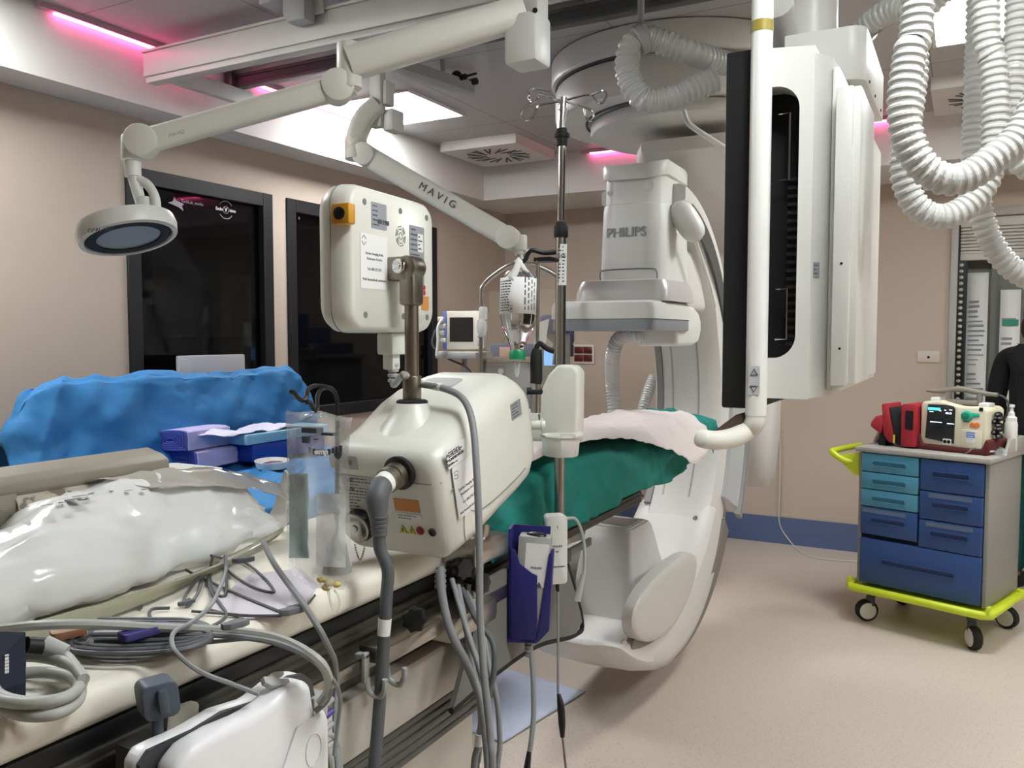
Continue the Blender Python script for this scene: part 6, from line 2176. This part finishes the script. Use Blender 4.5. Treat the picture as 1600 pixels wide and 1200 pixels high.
# ------------------------------------------------------------------ absorbent pad on the floor
c0_ = [A(x, y_, 2, .004) for x, y_ in ((915, 1081), (785, 1161), (700, 1130), (780, 1042))]
mb = MB()
c0_[2] = c0_[1] + (c0_[3] - c0_[0])
mb.grid(24, 24, lambda u, v: c0_[0].lerp(c0_[1], u).lerp(c0_[3].lerp(c0_[2], u), v) + V((0, 0, .003 + .004 * noise.noise(V((u * 5, v * 5, 0))))))
tag(mb.build('absorbent_pad', mat('pad_blue_white', '#c3cbe0', .85, var=.1, scale=30, bump=.4, bscale=50), solid=.003), 'pale blue-white absorbent pad on the floor under the table', 'pad')

# ------------------------------------------------------------------ apparatus in the far corner
md = 5.35
ms = thing('monitor_stand', 'thin white wheeled stand carrying the vital signs monitor', 'stand', V((P(722, 520, md).x, P(722, 520, md).y, 0)))
c = P(722, 516, md)
mb = MB()
mb.cyl((c.x, c.y + .03, .07), (c.x, c.y + .03, c.z - .14), .018)
mb.bb((c.x - .14, c.y - .1, c.z - .18), (c.x + .16, c.y + .12, c.z - .135), .006)
mb.build('post', LGREY, ms)
for k in range(5):
    a = rad(72 * k)
    q = V((c.x + .26 * math.cos(a), c.y + .03 + .26 * math.sin(a), .06))
    l_ = MB().cyl((c.x, c.y + .03, .08), q, .014).build('leg', LGREY, ms)
    MB().ball(q - V((0, 0, .028)), .03, 12).build('wheel', RUBBER, l_)
mn = thing('vital_signs_monitor', 'small beige bedside monitor with a dark screen in the far corner', 'monitor', c - V((0, 0, .135)))
k_m = md / FPX
fx_ = V((.96, .28, 0)).normalized()
fn_ = fx_.cross(V((0, 0, 1)))
mb = MB()
mb.prism(rrect(62 * k_m, 60 * k_m, .012, 3, 4 * k_m, 0), c, fx_, (0, 0, 1), -.14, .0, .006)
mb.build('case', mat('monitor_beige', '#d3ccc0', .45), mn)
mb = MB()
mb.prism(rrect(6 * k_m, 60 * k_m, .006, 2, -28 * k_m, 0), c, fx_, (0, 0, 1), -.12, .004, .002)
mb.build('blue_edge', mat('edge_blue', '#4a5f9a', .5), mn)
MB().prism(rrect(38 * k_m, 38 * k_m, .004, 2, -1 * k_m, 1 * k_m), c, fx_, (0, 0, 1), -.004, .002).build('screen', mat('screen_dark', '#2d2a28', .2), mn)
mb = MB()
for k in range(5): mb.box(c + fx_ * (28 * k_m) + V((0, 0, (14 - 8 * k) * k_m)) + fn_ * .002, (.03, .006, .014))
mb.lathe([(.014, 0), (.014, .012), (.001, .012)], c + fx_ * (28 * k_m) - V((0, 0, 22 * k_m)), fn_, 16)
mb.build('keys', LGREY, mn)
mb = MB()
for k in range(4): mb.bb(P(686 + 3 * (k % 2), 495 + k * 11, md - .06), P(692 + 3 * (k % 2), 502 + k * 11, md - .1), .006)
mb.build('side_modules', WHITE, mn)
MB().tube([P(690, 500, md - .1), P(684, 512, md - .1), P(684, 535, md - .1), P(682, 556, md - .1)], .009, 8, 5).build('module_cord', WHITE, mn)
MB().tube([P(680, 515, md), P(676, 540, md), P(700, 560, md), P(730, 575, md), P(745, 600, md)], .007, 8, 6).build('drop_cord', CABLED, mn)
# tall machine beside it
ad = 5.6
q0, q1 = P(752, 566, ad), P(848, 566, ad)
ac = thing('tube_machine', 'grey metal machine cabinet with blue upper shelf in the far corner', 'machine', ((q0.x + q1.x) / 2, q0.y, 0))
ax_u = (q1 - q0)
ax_u.z = 0
wv_ = ax_u.length
ax_u.normalize()
TA = Matrix((ax_u, V((-ax_u.y, ax_u.x, 0)), V((0, 0, 1)))).transposed().to_4x4()
TA.translation = V((q0.x, q0.y, 0))
zA = q0.z
mb = MB(TA)
mb.bb((0, 0, .1), (wv_, .4, zA), .008)
mb.build('cabinet', mat('machine_grey', '#9b9b9e', .4, .3), ac)
mb = MB(TA)
mb.bb((-.02, -.02, zA), (wv_ + .02, .42, zA + .035), .006)
mb.build('worktop', mat('worktop_taupe', '#9a8878', .5), ac)
mb = MB(TA)
mb.bb((.06, .06, zA + .035), (.62, .36, zA + .12), .01)
mb.bb((.36, .02, zA + .12), (.62, .3, zA + .24), .02)
mb.build('upper_unit', mat('unit_navy', '#4a557a', .5), ac)
mb = MB(TA)
mb.bb((.12, .03, zA + .036), (.24, .06, zA + .10), .003)
mb.build('pink_card', mat('card_pink', '#c9a08c', .6), ac)
for k in range(4): MB(TA).cyl((.06 + (k % 2) * (wv_ - .12), .06 + (k // 2) * .28, .0), (.06 + (k % 2) * (wv_ - .12), .06 + (k // 2) * .28, .1), .03).build('foot', RUBBER, ac)
mb = MB(TA)
mb.bb((.0, -.004, zA - .18), (.16, .0, zA - .02))
mb.use(1).lathe([(.02, 0), (.02, .002), (.001, .002)], (.13, -.005, zA - .06), (0, -1, 0), 16)
mb.build('label_plate', [mat('plate_grey', '#7f8794', .4), PAPER], ac)
bs = thing('blue_screen_device', 'device with a lit blue screen behind the drip pole', 'device', P(868, 600, 5.3))
k_b = 5.3 / FPX
c = P(868, 565, 5.3)
mb = MB()
mb.prism(rrect(46 * k_b, 90 * k_b, .02, 3), c, RT, (0, 0, 1), -.2, .0, .006)
mb.build('case', mat('device_taupe', '#8c8782', .5), bs)
MB().prism(rrect(28 * k_b, 24 * k_b, .004, 2, -4 * k_b, 6 * k_b), c, RT, (0, 0, 1), -.001, .004).build('screen', mat('screen_blue', '#7fb4e0', .4, emit='#6fa8e8', power=.8), bs)
MB().prism(rrect(46 * k_b, 30 * k_b, .02, 3, 0, 58 * k_b), c, RT, (0, 0, 1), -.2, .01, .006).build('blue_hood', mat('hood_blue', '#3d4a72', .5), bs)
MB().bb((c.x - .1, c.y + .02, 0), (c.x + .1, c.y + .18, c.z - 44 * k_b), .01).build('column', LGREY, bs)
mb = MB()
pl = [P(838, 505, 5.2), P(858, 498, 5.2), P(852, 540, 5.2), P(834, 545, 5.2)]
mb.loft([pl, [p + FW * .05 for p in pl]])
mb.cyl(P(850, 530, 5.22), P(860, 540, 5.28), .02)
tilt = mb.build('tilted_panel', WHITE, bs)

# ------------------------------------------------------------------ person at the right edge
pp = P(1616, 700, 5.1)
PX, PY = pp.x, pp.y
person = thing('person', 'person in a black top and green trousers standing at the right picture edge, back turned', 'person', (PX, PY, 0))
SKIN = mat('skin', '#c79a80', .5, var=.04)
HAIR = mat('hair_brown', '#2b1b16', .6, var=.2, scale=40)
TOPB = mat('top_black', '#0d0d0f', .85, bump=.2, bscale=30)
TROU = mat('scrub_green', '#0b5148', .85, bump=.2, bscale=25)
fwd = V((.55, .83, 0)).normalized()
lat = V((fwd.y, -fwd.x, 0))


def pv(l_, f_, z_): return V((PX, PY, 0)) + lat * l_ + fwd * f_ + V((0, 0, z_))


def skin(name, joints, edges, m, parent, root=0):
    me = bpy.data.meshes.new(name)
    me.from_pydata([pv(*j[:3]) - ORG[parent.name] for j in joints], edges, [])
    me.materials.append(m)
    o = bpy.data.objects.new(name, me)
    COL.objects.link(o)
    o.parent = parent
    ORG[o.name] = ORG[parent.name]
    sk = o.modifiers.new('skin', 'SKIN')
    lay_ = me.skin_vertices[0] if me.skin_vertices else None
    if lay_ is None:
        bm = bmesh.new()
        bm.from_mesh(me)
        bm.verts.layers.skin.verify()
        bm.to_mesh(me)
        bm.free()
        lay_ = me.skin_vertices[0]
    for i, j in enumerate(joints):
        lay_.data[i].radius = (j[3], j[4] if len(j) > 4 else j[3])
        lay_.data[i].use_root = (i == root)
    sb = o.modifiers.new('sub', 'SUBSURF')
    sb.levels = sb.render_levels = 2
    return o


J = [(0, 0, .96, .10, .08), (0, .0, 1.12, .095, .075), (0, .0, 1.3, .115, .08), (0, -.01, 1.43, .10, .075), (0, .0, 1.50, .052), (0, .015, 1.55, .05),
     (-.09, 0, .90, .085), (-.10, .01, .52, .058), (-.10, -.02, .10, .038), (-.105, .05, .045, .035), (-.11, .13, .03, .03),
     (.09, 0, .90, .085), (.10, .01, .52, .058), (.10, -.02, .10, .038), (.105, .05, .045, .035), (.11, .13, .03, .03),
     (-.19, -.01, 1.42, .052), (-.23, -.03, 1.14, .042), (-.20, .08, .90, .03), (-.195, .10, .83, .028),
     (.19, -.01, 1.42, .052), (.23, -.03, 1.14, .042), (.20, .08, .90, .03), (.195, .10, .83, .028)]
E_ = [(0, 1), (1, 2), (2, 3), (3, 4), (4, 5), (0, 6), (6, 7), (7, 8), (8, 9), (9, 10), (0, 11), (11, 12), (12, 13), (13, 14), (14, 15), (3, 16), (16, 17), (17, 18), (18, 19), (3, 20), (20, 21), (21, 22), (22, 23)]
skin('body', J, E_, SKIN, person)
for s_ in (-1, 1):
    for k in range(5):
        b_ = (s_ * (.195 + (k - 1.5) * .0), .10 + (k - 1.5) * .017, .80, .009)
        if k == 4: jj = [(s_ * .195, .13, .83, .011), (s_ * .185, .155, .80, .010), (s_ * .18, .165, .775, .008)]
        else:
            ln = (.07, .08, .075, .06)[k]
            jj = [b_, (s_ * .19, b_[1] + .006, .80 - ln * .5, .0085), (s_ * .178, b_[1] + .012, .80 - ln, .0075)]
        skin('finger' if k < 4 else 'thumb', jj, [(0, 1), (1, 2)], SKIN, person)
mb = MB()
hc_ = pv(0, .03, 1.655)
RH = Matrix((lat, fwd, V((0, 0, 1)))).transposed()
mb.ball(hc_, (.075, .095, .115), 24, R=RH)
mb.ball(pv(0, .05, 1.60), (.055, .07, .065), 20, R=RH)
mb.ball(pv(0, .128, 1.645), (.012, .016, .022), 12, R=RH)
for s_ in (-1, 1):
    mb.ball(pv(s_ * .076, .02, 1.645), (.012, .02, .03), 12, R=RH)
mb.build('head', SKIN, person)
mb = MB()
for s_ in (-1, 1): mb.ball(pv(s_ * .03, .117, 1.665), (.013, .008, .007), 10, R=RH)
mb.build('eyes', PAPER, person)
mb = MB()
mb.ball(pv(0, .113, 1.595), (.024, .01, .007), 10, R=RH)
mb.build('mouth', mat('lip', '#a8685f', .5), person)
mb = MB()
mb.ball(pv(0, .012, 1.685), (.083, .098, .105), 24, R=RH)
mb.ball(pv(0, -.05, 1.60), (.072, .05, .09), 20, R=RH)
mb.build('hair', HAIR, person)
JT = [(0, 0, .86, .172, .132), (0, .0, 1.12, .145, .11), (0, .0, 1.3, .165, .12), (0, -.01, 1.43, .13, .10), (0, .0, 1.49, .064),
      (-.19, -.01, 1.42, .07), (-.235, -.03, 1.14, .06), (-.205, .07, .92, .048), (.19, -.01, 1.42, .07), (.235, -.03, 1.14, .06), (.205, .07, .92, .048)]
skin('black_top', JT, [(0, 1), (1, 2), (2, 3), (3, 4), (3, 5), (5, 6), (6, 7), (3, 8), (8, 9), (9, 10)], TOPB, person)
JL = [(0, 0, 1.02, .15, .115), (-.095, 0, .88, .115), (-.105, .01, .52, .095), (-.105, -.02, .08, .085), (.095, 0, .88, .115), (.105, .01, .52, .095), (.105, -.02, .08, .085)]
skin('green_trousers', JL, [(0, 1), (1, 2), (2, 3), (0, 4), (4, 5), (5, 6)], TROU, person)
for s_ in (-1, 1):
    mb = MB()
    mb.loft([[pv(s_ * .105 + a, .04 + b, z_) for a, b in rrect(w_, l_, .03, 4)] for z_, w_, l_ in ((0, .085, .26), (.02, .09, .265), (.05, .08, .22), (.08, .07, .13))])
    mb.build('shoe', BLACK, person)
